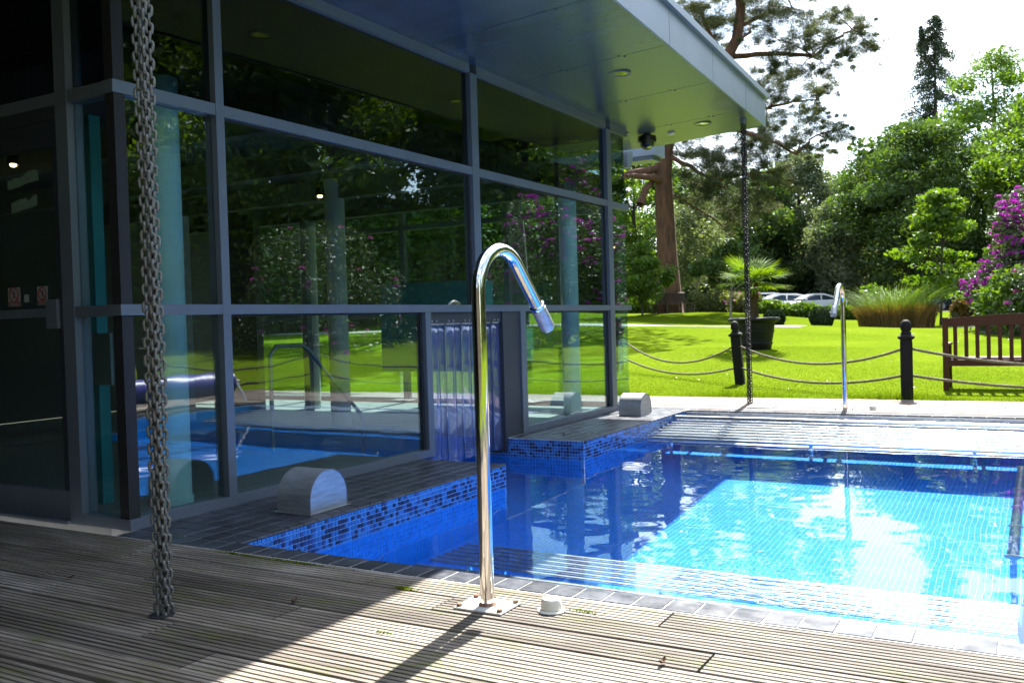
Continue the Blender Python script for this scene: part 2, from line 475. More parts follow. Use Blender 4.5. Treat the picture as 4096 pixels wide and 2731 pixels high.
FPX = 2126.5
def at(u, v, dep):
    """point of the place at pixel (u,v) of a 2352x1568 view, dep metres ahead of the lens"""
    return Vector((0, 0, 1.1)) + (RGT * ((u - 1176) / FPX) + DWN * ((v - 784) / FPX) + FWD) * dep
def np_part(name, V, F, mats, parent, mi=None, smooth=False):
    V = np.asarray(V, dtype=np.float64)
    if parent is not None: V = V - np.array(parent.location)
    return link(name, np_mesh(name, V, F, mats, mi, smooth), parent)

# ================================================================== terrain
CTRL = np.array([(-5.3, 20, .42), (-7.9, 39.9, .45), (-5, 39.5, .26), (-15.9, 43.9, 1.33), (-14.3, 42.5, 1.25), (-11.4, 28, .84), (-8.9, 29.4, .74),
                 (-17, 72, 1.1), (-13, 70, 1.05), (-4.6, 68.8, .95), (-24, 72, 1.1), (1, 31, .45), (-3.6, 44, .4), (-3, 17, .05), (0, 24, .3), (-9, 17.5, .3), (-14, 30, 1.0), (-22, 42, 1.5),
                 (8, 20, .2), (15, 30, .5), (20, 15, .2), (0, -10, 0), (15, -5, 0), (-20, -10, 0), (-16, 5, .1), (0, 110, 2), (-40, 100, 2.5), (40, 90, 1.5), (-5, 14.5, 0.02), (-2, 13.8, 0), (2, 14, 0), (6, 13, 0), (-8, 14.0, .05), (40, 30, .8), (-60, 30, 2)])
def ground(x, y):
    x = np.asarray(x, float); y = np.asarray(y, float)
    d2 = (x[..., None] - CTRL[:, 0]) ** 2 + (y[..., None] - CTRL[:, 1]) ** 2 + 5.0
    w = d2 ** -1.7
    z = (w * CTRL[:, 2]).sum(-1) / w.sum(-1)
    # fades to level at the edge of the decks
    dd = np.maximum(np.maximum(y - 12.2, x - 4.0), np.maximum(-2.5 - y, -13 - x))
    return z * np.clip(dd / 3.0, 0, 1) - 0.012
def G(x, y): return float(ground(np.array([x]), np.array([y]))[0])
def drape(name, xs, ys, lift, mat, keep=None):
    X, Y = np.meshgrid(xs, ys); Z = ground(X, Y) + lift
    V = np.stack([X.ravel(), Y.ravel(), Z.ravel()], 1)
    nx, ny = len(xs), len(ys); F = []
    for j in range(ny - 1):
        for i in range(nx - 1):
            if keep and not keep((xs[i] + xs[i + 1]) / 2, (ys[j] + ys[j + 1]) / 2): continue
            a = j * nx + i; F.append((a, a + 1, a + nx + 1, a + nx))
    return struct(link(name, np_mesh(name, V, np.array(F), mat, None, True)))
xs = np.unique(np.concatenate([np.linspace(-400, -60, 12), np.linspace(-60, -13, 33), np.linspace(-13, 4, 35), np.linspace(4, 60, 38), np.linspace(60, 400, 12)]))
ys = np.unique(np.concatenate([np.linspace(-300, -30, 8), np.linspace(-30, -2.5, 16), np.linspace(-2.5, 12.2, 15), np.linspace(12.2, 30, 46), np.linspace(30, 85, 56), np.linspace(85, 150, 14), np.linspace(150, 500, 8)]))
drape('lawn', xs, ys, 0, 'lawn', lambda x, y: not (-13 < x < 4 and -2.5 < y < 12.2))
drape('garden_path', np.linspace(-40, -6.2, 70), np.array([28.0, 28.4, 28.8, 29.2, 29.6]), 0.012, 'gravel')
drape('car_park', np.linspace(-60, 30, 80), np.linspace(62, 84, 22), 0.02, 'tarmac')
drape('gravel_walk', np.linspace(-4.2, 30, 40), np.array([39.2, 39.7, 40.2, 40.7]), 0.014, 'gravel')

# ================================================================== decks
RID = 6; PW = 0.1665
def plank_mesh(name, mat, grooved=True):
    b = MB(); prof = []
    hw = PW / 2
    if grooved:
        p = PW / RID
        for i in range(RID):
            y0 = -hw + i * p
            prof += [(y0 + p * .08, 0.0), (y0 + p * .72, 0.0), (y0 + p * .78, -0.0075), (y0 + p * 1.02, -0.0075)]
        prof = prof[:-2] + [(hw - .003, -0.001), (hw - .0005, -0.004)]
        prof = [(-hw, -0.028), (-hw, -0.003)] + prof + [(hw, -0.028)]
    else:
        prof = [(-hw, -0.028), (-hw, -0.004), (-hw + .004, 0), (hw - .004, 0), (hw, -0.004), (hw, -0.028)]
    n = len(prof)
    b.v = [(0, y, z) for y, z in prof] + [(1, y, z) for y, z in prof]
    for i in range(n):
        j = (i + 1) % n; b.face((i, n + i, n + j, j))
    b.face(list(range(n))); b.face([n + i for i in reversed(range(n))])
    return b.mesh(name, mat)
def lay(deck, me, x0, x1, ytop, ybot, pitch, lmin, lmax, seed, axis='x'):
    r = random.Random(seed); y = ytop - PW / 2; j = 0
    while y - PW / 2 > ybot - 0.02:
        x = x0 - r.random() * lmax * 0.9
        while x < x1:
            ln = r.uniform(lmin, lmax)
            a = max(x, x0); bb = min(x + ln, x1)
            if bb - a > 0.12:
                o = link('plank', me, deck)
                if axis == 'x':
                    o.location = (a, y + r.uniform(-.0025, .0025), r.uniform(-.003, .0012)); o.rotation_euler = (r.uniform(-.012, .012), 0, r.uniform(-.0016, .0016))
                else:
                    o.location = (y, a, r.uniform(-.0018, .0012)); o.rotation_euler = (0, 0, PI / 2 + r.uniform(-.0012, .0012))
                o.scale = (bb - a - 0.008, 1, 1)
            x += ln
        y -= pitch; j += 1
pl_near = plank_mesh('grooved_plank', 'deck_wood'); pl_far = plank_mesh('smooth_plank', 'deck_wood_far', False)
dk = struct(MB().box((-9, -2.5, -0.10), (4, 3.272, -0.03)).build('timber_deck', 'dark_void'))
lay(dk, pl_near, -6.2, 2.2, 3.268, -0.4, 0.1755, 1.3, 2.9, 5)
# the sprung board beside the chain leaves an open wedge
best = min(dk.children, key=lambda o: abs(o.location.y - 2.02) + (0 if o.location.x < -3.2 < o.location.x + o.scale.x else 9))
best.rotation_euler = (0, 0, 0.012)
dk2 = struct(MB().box((-13, 10.562, -0.10), (4, 12.2, -0.03)).build('far_deck', 'dark_void'))
lay(dk2, pl_far, -9.5, 4, 12.19, 10.572, 0.1755, 2.4, 4.2, 8)
dk3 = struct(MB().box((1.452, 3.274, -0.10), (4, 10.560, -0.03)).build('side_deck', 'dark_void'))
lay(dk3, pl_far, 3.28, 10.55, 3.99, 1.46, 0.1755, 2.4, 4.2, 9, 'y')
struct(MB().box((-13, -2.5, -0.12), (-9.004, 3.27, -0.03)).build('paving', 'gravel'))
struct(MB().box((-13, -7.0, -0.12), (-2.3, -2.504, -0.004)).build('paving', 'gravel'))

# ================================================================== pool
ZW = -0.175; ZF = -1.30
PX0, PX1, PY0, PY1 = -3.6, 1.3, 3.42, 10.42
pool = thing('swimming_pool', 'blue mosaic swimming pool with slate edge beside the glass wall', 'pool', (-1.1, 6.9, ZF))
TP = 0.036
recv = []
def tile_quads(o, u, v, nu, nv, p=TP, gap=0.0034, keep=None):
    o = np.array(o, float); u = np.array(u, float); v = np.array(v, float)
    I, J = np.meshgrid(np.arange(nu), np.arange(nv)); I = I.ravel(); J = J.ravel()
    if keep is not None:
        k_ = keep(I, J); I = I[k_]; J = J[k_]
    a = o + np.outer(I * p + gap / 2, u) + np.outer(J * p + gap / 2, v)
    w = p - gap
    V = np.stack([a, a + u * w, a + u * w + v * w, a + v * w], 1).reshape(-1, 3)
    F = np.arange(len(V)).reshape(-1, 4)
    return V, F
def grout_and_tiles(nm, o, u, v, lu, lv, n, mat, gap=0.0034, p=TP):
    o = Vector(o); u = Vector(u); v = Vector(v); n = Vector(n)
    nu = int(lu / p + 1e-6); nv = int(lv / p + 1e-6)
    MBq = MB().quad(o, o + u * lu, o + u * lu + v * lv, o + v * lv)
    g = MBq.build(nm, 'grout_white', pool); recv.append(g)
    V, F = tile_quads(o + n * 0.003, u, v, nu, nv, p, gap)
    tl = np_part('mosaic_field', V, F, mat, pool); stuff(tl); recv.append(tl)
# floor of the basin and of the channel that runs indoors
grout_and_tiles('pool_floor', (PX0, PY0, ZF), (1, 0, 0), (0, 1, 0), PX1 - PX0, PY1 - PY0, (0, 0, 1), 'tile_pool')
grout_and_tiles('channel_floor', (-8.966, 6.18, ZF), (1, 0, 0), (0, 1, 0), 5.3645, 1.42, (0, 0, 1), 'tile_pool')
# side walls below the border
ZB = -0.187
grout_and_tiles('pool_wall', (PX0, PY0, ZF), (0, 1, 0), (0, 0, 1), 6.18 - PY0, ZB - ZF, (1, 0, 0), 'tile_pool_wall')
grout_and_tiles('pool_wall', (PX0, 7.6, ZF), (0, 1, 0), (0, 0, 1), PY1 - 7.6, ZB - ZF, (1, 0, 0), 'tile_pool_wall')
grout_and_tiles('pool_wall', (PX0, PY1, ZF), (1, 0, 0), (0, 0, 1), PX1 - PX0, 1.0 - 0.0, (0, -1, 0), 'tile_pool_wall')
grout_and_tiles('pool_wall', (PX0, PY0, ZF), (1, 0, 0), (0, 0, 1), PX1 - PX0, 1.28, (0, 1, 0), 'tile_pool_wall')
grout_and_tiles('pool_wall', (PX1, PY0, ZF), (0, 1, 0), (0, 0, 1), PY1 - PY0, 1.28, (-1, 0, 0), 'tile_pool_wall')
grout_and_tiles('channel_wall', (-9.0, 6.18, ZF), (1, 0, 0), (0, 0, 1), 5.397, ZB - ZF, (0, 1, 0), 'tile_pool_wall')
grout_and_tiles('channel_wall', (-9.0, 7.6, ZF), (1, 0, 0), (0, 0, 1), 5.397, ZB - ZF, (0, -1, 0), 'tile_pool_wall')
grout_and_tiles('channel_wall', (-9.0, 6.18, ZF), (0, 1, 0), (0, 0, 1), 1.42, 1.28, (1, 0, 0), 'tile_pool_wall')

# mosaic border above the waterline: single tiles
BP = 0.0295; BT = 0.0250; NR = 6
def pattern(ncol, nrow, seed):
    r = random.Random(seed); A = [[0] * ncol for _ in range(nrow)]
    for j in range(nrow):
        for i in range(ncol):
            q = r.random()
            A[j][i] = 0 if q < (.80 if j == 0 else .44) else (1 if q < (.93 if j == 0 else .66) else 2)
            if j > 0 and i > 0 and r.random() < .20: A[j][i] = A[j][i - 1]
            if j > 0 and r.random() < .08: A[j][i] = A[j - 1][i]
    return A
BM = ['tile_blue', 'tile_mid', 'tile_navy']
def tile_box(axis):
    b = MB(); h = BT / 2; t0, t1, c_ = 0, .004, .0012
    P = [(-h, -h, t0), (h, -h, t0), (h, h, t0), (-h, h, t0), (-h + c_, -h + c_, t1), (h - c_, -h + c_, t1), (h - c_, h - c_, t1), (-h + c_, h - c_, t1)]
    if axis == '+x': P = [(t, u, v) for u, v, t in P]
    elif axis == '-y': P = [(u, -t, v) for u, v, t in P]
    elif axis == '+y': P = [(-u, t, v) for u, v, t in P]
    b.v = P
    for q in ((4, 5, 6, 7), (0, 1, 5, 4), (1, 2, 6, 5), (2, 3, 7, 6), (3, 0, 4, 7)): b.face(q)
    return b
tmesh = {ax: [tile_box(ax).mesh('mosaic_tile', q) for q in BM] for ax in ('+x', '-y', '+y')}
ntile = 0
def border(ax, org, uvec, length, z_top, rows, single_cols, seed):
    global ntile
    nc = int(length / BP); A = pattern(nc, rows, seed); tb = tile_box(ax); st = MB()
    for i in range(nc):
        for j in range(rows):
            p = Vector(org) + Vector(uvec) * (i + .5) * BP; p.z = z_top - (j + .5) * BP
            if i < single_cols:
                o = link('mosaic_tile', tmesh[ax][A[j][i]], pool); o.location = p - pool.location; ntile += 1
            else:
                o_ = len(st.v); st.v += [(x + p.x, y + p.y, z + p.z) for x, y, z in tb.v]; st.mi = A[j][i]
                for q in tb.f: st.face([o_ + k_ for k_ in q])
    if st.v: stuff(st.build('mosaic_border', BM, pool))
MB().box((PX0 - .1, PY0, ZB), (PX0 - 0.0005, 6.18, -.012)).build('border_bed', 'grout_white', pool)
border('+x', (PX0, PY0 + .01, 0), (0, 1, 0), 6.18 - PY0 - .01, -.010, NR, 40, 1)
MB().box((PX0 - .1, 7.6, ZB), (PX0 - 0.0005, PY1, -.012)).build('border_bed', 'grout_white', pool)
border('+x', (PX0, 7.6, 0), (0, 1, 0), PY1 - 7.6, -.010, NR, 0, 2)
MB().box((-4.38, 6.10, ZB), (PX0 - .1005, 6.1795, -.012)).build('border_bed', 'grout_white', pool)
border('+y', (-4.38, 6.18, 0), (1, 0, 0), .78, -.010, NR, 0, 3)
MB().box((-9.0, 7.6005, ZB), (PX0 - .1005, 7.68, -.012)).build('border_bed', 'grout_white', pool)
border('-y', (-4.9, 7.6, 0), (1, 0, 0), 1.3, -.010, NR, 9, 4)
MB().box((PX0, PY1 + .0005, -.32), (PX1, PY1 + .08, -.03)).build('border_bed', 'grout_grey', pool)
border('-y', (PX0, PY1, 0), (1, 0, 0), PX1 - PX0, -.050, 7, 0, 5)
MB().box((PX0, PY0 - .08, -.3), (PX1, PY0 - .0005, -.03)).build('border_bed', 'grout_white', pool)
MB().box((PX1 + .0005, PY0, -.3), (PX1 + .08, PY1, -.03)).build('border_bed', 'grout_white', pool)
border('+y', (PX0, PY0, 0), (1, 0, 0), PX1 - PX0, -.012, 6, 0, 6)
# steel lip and skimmer mouths in the far wall
MB().box((PX0 + .004, PY1 - .022, -.048), (PX1, PY1 + .0003, -.018)).build('steel_lip', 'steel_brushed', pool)
for x0 in (-3.02, -1.12):
    sk = MB()
    for a, b_ in (((x0, -.045), (x0 + .68, -.075)), ((x0, -.285), (x0 + .68, -.315)), ((x0, -.075), (x0 + .07, -.285)), ((x0 + .61, -.075), (x0 + .68, -.285))):
        sk.box((a[0], PY1 - .020, b_[1]), (b_[0], PY1 - .005, a[1]))
    f_ = sk.build('skimmer_frame', 'steel_brushed', pool)
    MB().box((x0 + .07, PY1 - .008, -.285), (x0 + .61, PY1 - .0052, -.075)).build('black_recess', 'rubber_black', pool)  # flat black sheet paints the dark of the recess

# slate edge: beds of grout with single tiles on them
def tile_mesh(nm, lx, ly, h=.014, c=.002):
    return MB().bbox((-lx / 2, -ly / 2, -h), (lx / 2, ly / 2, 0), c).mesh(nm, 'slate')
cop_c = [0]
def tiles_rect(x0, x1, y0, y1, nx, ny, nm, stagger=True, gap=.006):
    px = (x1 - x0) / nx; py = (y1 - y0) / ny
    me = tile_mesh(nm, px - gap, py - gap)
    for i in range(nx):
        for j in range(ny):
            o = link(nm, me, pool); cop_c[0] += 1
            o.location = Vector((x0 + (i + .5) * px, y0 + (j + .5) * py, rnd.uniform(-.0008, .0008))) - pool.location
            o.rotation_euler = (rnd.uniform(-.004, .004), rnd.uniform(-.004, .004), 0)
MB().box((-4.375, 3.275, -.20), (2.4, PY0 - .0008, -.0028)).build('edge_bed', 'grout_grey', pool)
tiles_rect(-4.375, 2.0, 3.278, PY0 + .004, 51, 1, 'coping_tile')
MB().box((-4.6, PY0, -.20), (PX0 - .002, 6.178, -.0028)).build('edge_bed', 'grout_grey', pool)
MB().box((-4.6, 7.602, -.20), (PX0 - .002, 10.565, -.0028)).build('edge_bed', 'grout_grey', pool)
tiles_rect(-4.372, PX0 - .042, PY0 + .006, 6.176, 6, 22, 'slate_tile')
tiles_rect(-4.372, PX0 - .042, 7.604, 10.56, 6, 24, 'slate_tile')
# rounded nosing along the edge
def nosing(y0, y1, n):
    p = (y1 - y0) / n; b = MB(); prof = [(-.04, -.014), (-.04, 0), (-.008, 0), (0.002, -.003), (.006, -.010), (.004, -.016), (0, -.018)]
    k_ = len(prof); h = (p - .007) / 2
    b.v = [(x, -h, z) for x, z in prof] + [(x, h, z) for x, z in prof]
    for i in range(k_):
        j = (i + 1) % k_; b.face((i, j, k_ + j, k_ + i))
    b.face(list(reversed(range(k_)))); b.face([k_ + i for i in range(k_)])
    me = b.mesh('nosing_tile', 'slate')
    for i in range(n):
        o = link('nosing_tile', me, pool); o.location = Vector((PX0 + .001, y0 + (i + .5) * p, .001)) - pool.location
nosing(PY0 + .006, 6.176, 23); nosing(7.604, 10.42, 24)
MB().box((-4.6, 10.567, -.2), (-3.6, 10.570, -.02)).build('edge_bed', 'grout_grey', pool)
MB().box((PX0, PY1 + .0006, -.03), (1.449, 10.560, -.0028)).build('edge_bed', 'grout_grey', pool)
tiles_rect(PX0 + .004, 1.42, PY1 - .006, 10.556, 40, 1, 'coping_tile')
MB().box((PX1 + .001, PY0 - .14, -.2), (1.45, PY1, -.0052)).build('edge_bed', 'slate', pool)

# water
g = 0.026
wx = np.arange(-9.0, 1.3 + g * .5, g); wy = np.arange(PY0, PY1 + g * .5, g)
X, Y = np.meshgrid(wx, wy)
Z = np.full_like(X, ZW)
wr = np.random.default_rng(3)
for i in range(34):
    wl = wr.uniform(0.09, 0.8); a = wr.uniform(0, 2 * PI); kx, ky = math.cos(a) * 2 * PI / wl, math.sin(a) * 2 * PI / wl
    Z += 0.00021 * (wl ** 0.9) * np.sin(kx * X + ky * Y + wr.uniform(0, 7))
# a return jet stirs the water by the near edge
rr = np.sqrt((X + 1.15) ** 2 + (Y - 4.15) ** 2)
Z += 0.0032 * np.exp(-(rr / 0.30) ** 2) * np.sin(rr * 75) + 0.0012 * np.exp(-(rr / 0.5) ** 2) * np.sin(X * 60) * np.sin(Y * 52)
V = np.stack([X.ravel(), Y.ravel(), Z.ravel()], 1)
nx, ny = len(wx), len(wy); F = []
for j in range(ny - 1):
    for i in range(nx - 1):
        cx, cy_ = wx[i] + g / 2, wy[j] + g / 2
        if cx < PX0 - g * .4 and not (6.16 < cy_ < 7.62): continue
        a = j * nx + i; F.append((a, a + 1, a + nx + 1, a + nx))
water = link('pool_water', np_mesh('pool_water', V, np.array(F), 'water', None, True)); struct(water)
water.cycles.is_caustics_caster = True

# tubular bubble benches under water
def bench_bars(name, label, ylist, zlist, x0, x1, rlist, legs):
    tb = thing(name, label, 'pool bench', ((x0 + x1) / 2, ylist[0], ZF))
    for y, z, r_ in zip(ylist, zlist, rlist):
        o = MB().tube([(x0, y, z), (x0 + .05, y, z), (x1 - .05, y, z), (x1, y, z)], r_, 10).build('tube', 'steel_bar', tb, True); recv.append(o)
    for lx in legs:
        b = MB(); b.tube([(lx, ylist[1], zlist[1] - .03), (lx, ylist[-1], zlist[-1] - .03)], .014, 6)
        b.build('cross_bar', 'steel_bar', tb, True)
        for y in (ylist[1], ylist[-1]):
            MB().tube([(lx, y, zlist[-1 if y == ylist[-1] else 1] - .02), (lx, y, ZF + .004)], .018, 8).build('leg', 'steel_bar', tb, True)
    return tb
n_ = 6
ys_ = [4.06] + [4.21 + .074 * i for i in range(n_)]
bench_bars('bubble_bench', 'submerged steel tube bench along the near pool edge', ys_, [-.285] + [-.31] * n_, -2.95, -0.09, [.036] + [.027] * n_, (-2.7, -1.6, -.4))
n_ = 7
ys_ = [10.0] + [9.86 - .135 * i for i in range(n_)]
zs_ = [-.055] + [-.090 - .0115 * i for i in range(n_)]
fb = bench_bars('bubble_bench', 'steel tube bench with thick top rail along the far pool wall', ys_, zs_, PX0 + .02, PX1 - .02, [.04] + [.0165] * n_, (-3.3, -1.9, -.5, .9))
b = MB(); b.poly_prism([(PX0 + .03, 9.02), (PX1 - .03, 9.02), (PX1 - .03, 9.94), (PX0 + .03, 9.94)], lambda p: -.225 + .045 * (p[1] - 9.02) - .012, lambda p: -.225 + .045 * (p[1] - 9.02)); tr_ = b.build('shade_tray', 'steel_brushed', fb); tr_.cycles.is_caustics_receiver = True  # solid sheet added under the bars to cast a dark band on the floor
# lounger grid of tubes at the right
lg = thing('tube_lounger', 'narrow steel tube lounger frame with collars in the clear water', 'pool lounger', (.2, 6.9, ZF))
for x_ in (-.13, .55):
    MB().tube([(x_, 5.42, -.26), (x_, 6, -.26), (x_, 8, -.26), (x_, 8.5, -.26)], .030, 12).build('tube', 'steel_brushed', lg, True)
    for y_ in (5.5, 8.4): MB().tube([(x_, y_, -.29), (x_, y_, ZF + .004)], .016, 8).build('leg', 'steel_brushed', lg, True)
for y_ in (5.43, 6.18, 6.78, 7.42, 8.48):
    for x_ in (-.13, .55): MB().tube([(x_, y_ - .014, -.26), (x_, y_ + .014, -.26)], .040, 12).build('collar', 'plastic_cream', lg, True)
    MB().tube([(-.10, y_, -.26), (.52, y_, -.26)], .012, 8).build('cross_bar', 'steel_brushed', lg, True)
for o in recv:
    o.cycles.is_caustics_receiver = True
# rolled cover on its reel at the far right side of the pool (seen in the glass)
rl = thing('cover_reel', 'purple blue pool cover rolled on a reel beside the pool', 'cover reel', (1.75, 7, 0))
simple('cover_purple', (0.055, 0.05, 0.30), (0.04, 0.04, 0.22), rough=0.4)
MB().tube([(1.75, 4.0, .30), (1.75, 5, .30), (1.75, 9, .30), (1.75, 10.0, .30)], .17, 20).build('cover_roll', 'cover_purple', rl, True)
MB().tube([(1.75, 3.8, .30), (1.75, 10.2, .30)], .03, 10).build('axle', 'chrome', rl, True)
for y_ in (3.85, 10.15):
    MB().tube([(1.55, y_, .012), (1.75, y_, .33), (1.95, y_, .012)], .02, 8).build('stand', 'chrome', rl, True)

# ================================================================== building
B = thing('pool_house', 'glass walled pool house with grey metal frame and flat overhanging roof', 'building', (-8.2, 7, 0))
FX = -4.38; SY = 3.38; EY = 10.69
def bx(nm, mat, a, b, ch=None, par=None):
    a2 = [min(p, q) for p, q in zip(a, b)]; b2 = [max(p, q) for p, q in zip(a, b)]
    return MB().box(a2, b2).build(nm, mat, par or B)
zt = 3.41
# --- long glass wall (plane X = FX)
for y0, y1, z0, z1 in ((4.10, 4.165, 0, 3.33), (6.275, 6.355, 0.0, 1.194), (7.885, 7.99, 0, 1.194), (7.08, 7.195, 1.257, 3.33), (10.08, 10.21, 0, 3.33)):
    bx('mullion', 'alu_grey', (FX - .10, y0, z0 + .001), (FX + .003, y1, z1))
bays = [(SY, 4.10), (4.165, 7.08), (7.195, 10.08), (10.21, 10.735)]
for z0, z1, nm in ((2.42, 2.49, 'transom'), (3.33, 3.41, 'header_rail')):
    for y0, y1 in bays: bx(nm, 'alu_grey', (FX - .09, y0 + (.0005 if y0 > 3.5 else -.012), z0), (FX, y1, z1))
for y0, y1 in ((SY - .012, 4.10), (4.165, 10.08), (10.21, 10.735)): bx('transom', 'alu_grey', (FX - .09, y0 + .0005, 1.195), (FX + .001, y1, 1.256))
for y0, y1 in ((SY - .006, 4.10), (4.165, 6.275), (7.99, 10.08), (10.21, 10.70)): bx('sill', 'alu_grey', (FX - .09, y0, 0.0015), (FX + .004, y1, .062))
# dark inner beads so that panes sit in a rebate
def pane(y0, y1, z0, z1, mat='glass'):
    p = bx('glass_pane', mat, (FX - .052, y0, z0), (FX - .042, y1, z1))
    return p
for y0, y1 in ((3.40, 4.10), (4.165, 6.275), (7.99, 10.08), (10.21, 10.70)): pane(y0, y1, .062, 1.195)
for y0, y1 in ((3.40, 4.10), (4.165, 7.08), (7.195, 10.08), (10.21, 10.70)):
    pane(y0, y1, 1.256, 2.42); pane(y0, y1, 2.49, 3.33, 'glass_dark')
for y0, y1 in ((4.165, 6.275), (4.165, 7.08), (7.195, 10.08), (7.99, 10.08)):
    lo = (y1 in (6.275,) or y0 == 7.99)
    z0, z1 = (.062, 1.195) if lo else (1.256, 2.42)
    for a, b_ in ((y0, y0 + .018), (y1 - .03, y1)):
        bx('gasket', 'rubber_black', (FX - .041, a, z0), (FX - .034, b_, z1))
    bx('gasket', 'rubber_black', (FX - .0412, y0 + .018, z1 - .014), (FX - .0345, y1 - .03, z1))
# corner of glass with black joint
for z0, z1 in ((.062, 1.195), (1.256, 2.42), (2.49, 3.33)):
    bx('corner_joint', 'rubber_black', (FX - .085, SY + .002, z0), (FX - .012, SY + .016, z1))
    bx('corner_joint', 'rubber_black', (FX - .030, SY + .0165, z0), (FX - .012, SY + .075, z1))
# frame of the opening over the water and its dark lining
bx('opening_lining', 'alu_dark', (FX - .20, 7.56, -.14), (FX - .012, 7.884, 1.194))
bx('curtain_rail', 'alu_dark', (FX - .075, 6.36, 1.10), (FX - .03, 7.558, 1.194))
# strip curtain
for i in range(9):
    y0 = 6.375 + i * .128; w = .155; b = MB(); n = 6
    xo = FX - .05 - (.014 if i % 2 else 0)
    top = 1.115; bot = -.10 if i % 3 else -.12
    N_ = 9
    for q in range(N_):
        z = top + (bot - top) * q / (N_ - 1)
        sway = .005 * math.sin(i * 2.1 + q * .5)
        for s_ in range(n + 1):
            tt = s_ / n
            b.v.append((xo + .004 * math.sin(tt * PI) + sway * q / N_, y0 + w * tt + .01 * math.sin(i + q * .4) * q / N_, z))
    for q in range(N_ - 1):
        for s_ in range(n):
            a = q * (n + 1) + s_; b.face((a, a + 1, a + n + 2, a + n + 1))
    so = b.build('curtain_strip', 'strip_pvc', B, 'all')
    md = so.modifiers.new('thickness', 'SOLIDIFY'); md.thickness = .003
    for kk in (0.03, 0.10):
        MB().tube([(xo + .018, y0 + kk, 1.118), (xo + .030, y0 + kk, 1.118)], .009, 8).build('curtain_stud', 'steel_brushed', B, True)
    bx('curtain_clamp', 'steel_brushed', (xo + .013, y0 + .005, 1.085), (xo + .0165, y0 + .122, 1.112))

# --- side wall with the door (plane Y = SY)
bx('mullion', 'alu_grey', (-4.90, SY - .003, .001), (-4.795, SY + .10, 3.33))
for z0, z1, nm in ((1.195, 1.256, 'transom'), (2.42, 2.49, 'transom'), (3.33, 3.41, 'header_rail'), (.0015, .062, 'sill')):
    bx(nm, 'alu_grey', (-4.7945, SY, z0), (FX - .0905 if nm != 'sill' else FX - .091, SY + .09, z1))
    if z0 > 2: bx(nm, 'alu_grey', (-9.0, SY, z0), (-4.9005, SY + .09, z1))
for z0, z1 in ((.062, 1.195), (1.256, 2.42), (2.49, 3.33)):
    bx('glass_pane', 'glass' if z0 < 2.4 else 'glass_dark', (-4.795, SY + .042, z0), (FX - .075, SY + .052, z1))
bx('glass_pane', 'glass_dark', (-9.0, SY + .042, 2.49), (-4.90, SY + .052, 3.33))
# door leaf
door = bx('door', 'alu_dark', (-5.95, SY + .012, 2.20), (-4.905, SY + .065, 2.34))
def dpart(nm, mat, a, b):
    o = link(nm, MB().box(a, b).mesh(nm, mat, False, (-8.2, 7, 0)), door); return o
dpart('kick_rail', 'alu_grey', (-5.95, SY + .012, .02), (-4.905, SY + .065, .185))
dpart('stile', 'alu_dark', (-4.965, SY + .0125, .186), (-4.906, SY + .064, 2.199))
dpart('stile', 'alu_dark', (-5.95, SY + .0125, .186), (-5.87, SY + .064, 2.199))
dpart('push_bar', 'alu_grey', (-5.87, SY + .004, 1.205), (-5.045, SY + .030, 1.256))
dpart('push_plate', 'alu_grey', (-5.045, SY - .012, 1.135), (-4.945, SY + .0115, 1.305))
dpart('door_glass', 'glass', (-5.869, SY + .034, .186), (-4.966, SY + .044, 2.199))
bx('door_head', 'alu_dark', (-9.0, SY + .004, 2.342), (-4.9005, SY + .088, 2.419))
bx('door_threshold', 'alu_grey', (-9.0, SY - .03, .0012), (-4.9005, SY + .1, .018))
bx('mullion', 'alu_grey', (-6.06, SY - .003, .019), (-5.952, SY + .10, 2.341))
bx('glass_pane', 'glass', (-9, SY + .042, .019), (-6.06, SY + .052, 2.341))
bx('side_rail', 'alu_dark', (-9, SY + .02, 1.195), (-6.0605, SY + .08, 1.256))
# stickers and torn tape on the door glass
simple('paper_white', (0.30, 0.32, 0.30), rough=0.8)
simple('print_red', (0.30, 0.035, 0.03), rough=0.7)
simple('print_black', (0.02, 0.02, 0.02), rough=0.7)
simple('tape_green', (0.16, 0.24, 0.18), (0.12, 0.19, 0.14), rough=0.7, scale=20)
def sticker(x0, x1, z0, z1, par):
    y = SY + .0325
    s_ = dpart('sticker', 'paper_white', (x0, y - .0006, z0), (x1, y, z1))
    w = x1 - x0; h = z1 - z0; cx = (x0 + x1) / 2; cz = z0 + h * .62; r_ = w * .36
    b = MB(); n = 20
    b.tube([(cx + r_ * math.cos(2 * PI * i / n), y - .0012, cz + r_ * math.sin(2 * PI * i / n)) for i in range(n)], .0045, 5, False, True)
    b.tube([(cx - r_ * .7, y - .0012, cz + r_ * .7), (cx + r_ * .7, y - .0012, cz - r_ * .7)], .004, 5)
    b.box((x0 + .004, y - .0012, z0 + .004), (x1 - .004, y - .0007, z0 + h * .26))
    link('prohibition_mark', b.mesh('prohibition_mark', 'print_red', False, (-8.2, 7, 0)), door)
    g_ = MB(); g_.tube([(cx - r_ * .1, y - .0010, cz + r_ * .5), (cx + r_ * .15, y - .0010, cz), (cx - r_ * .15, y - .0010, cz - r_ * .5)], .0035, 5)
    link('pictogram', g_.mesh('pictogram', 'print_black', False, (-8.2, 7, 0)), door)
    t_ = MB()
    for q in range(3): t_.box((x0 + .014, y - .0019, z0 + h * (.06 + .065 * q)), (x1 - .014 - .012 * (q == 2), y - .0013, z0 + h * (.09 + .065 * q)))
    link('small_print', t_.mesh('small_print', 'paper_white', False, (-8.2, 7, 0)), door)
sticker(-5.475, -5.352, 1.278, 1.392, door); sticker(-5.185, -5.085, 1.278, 1.388, door)
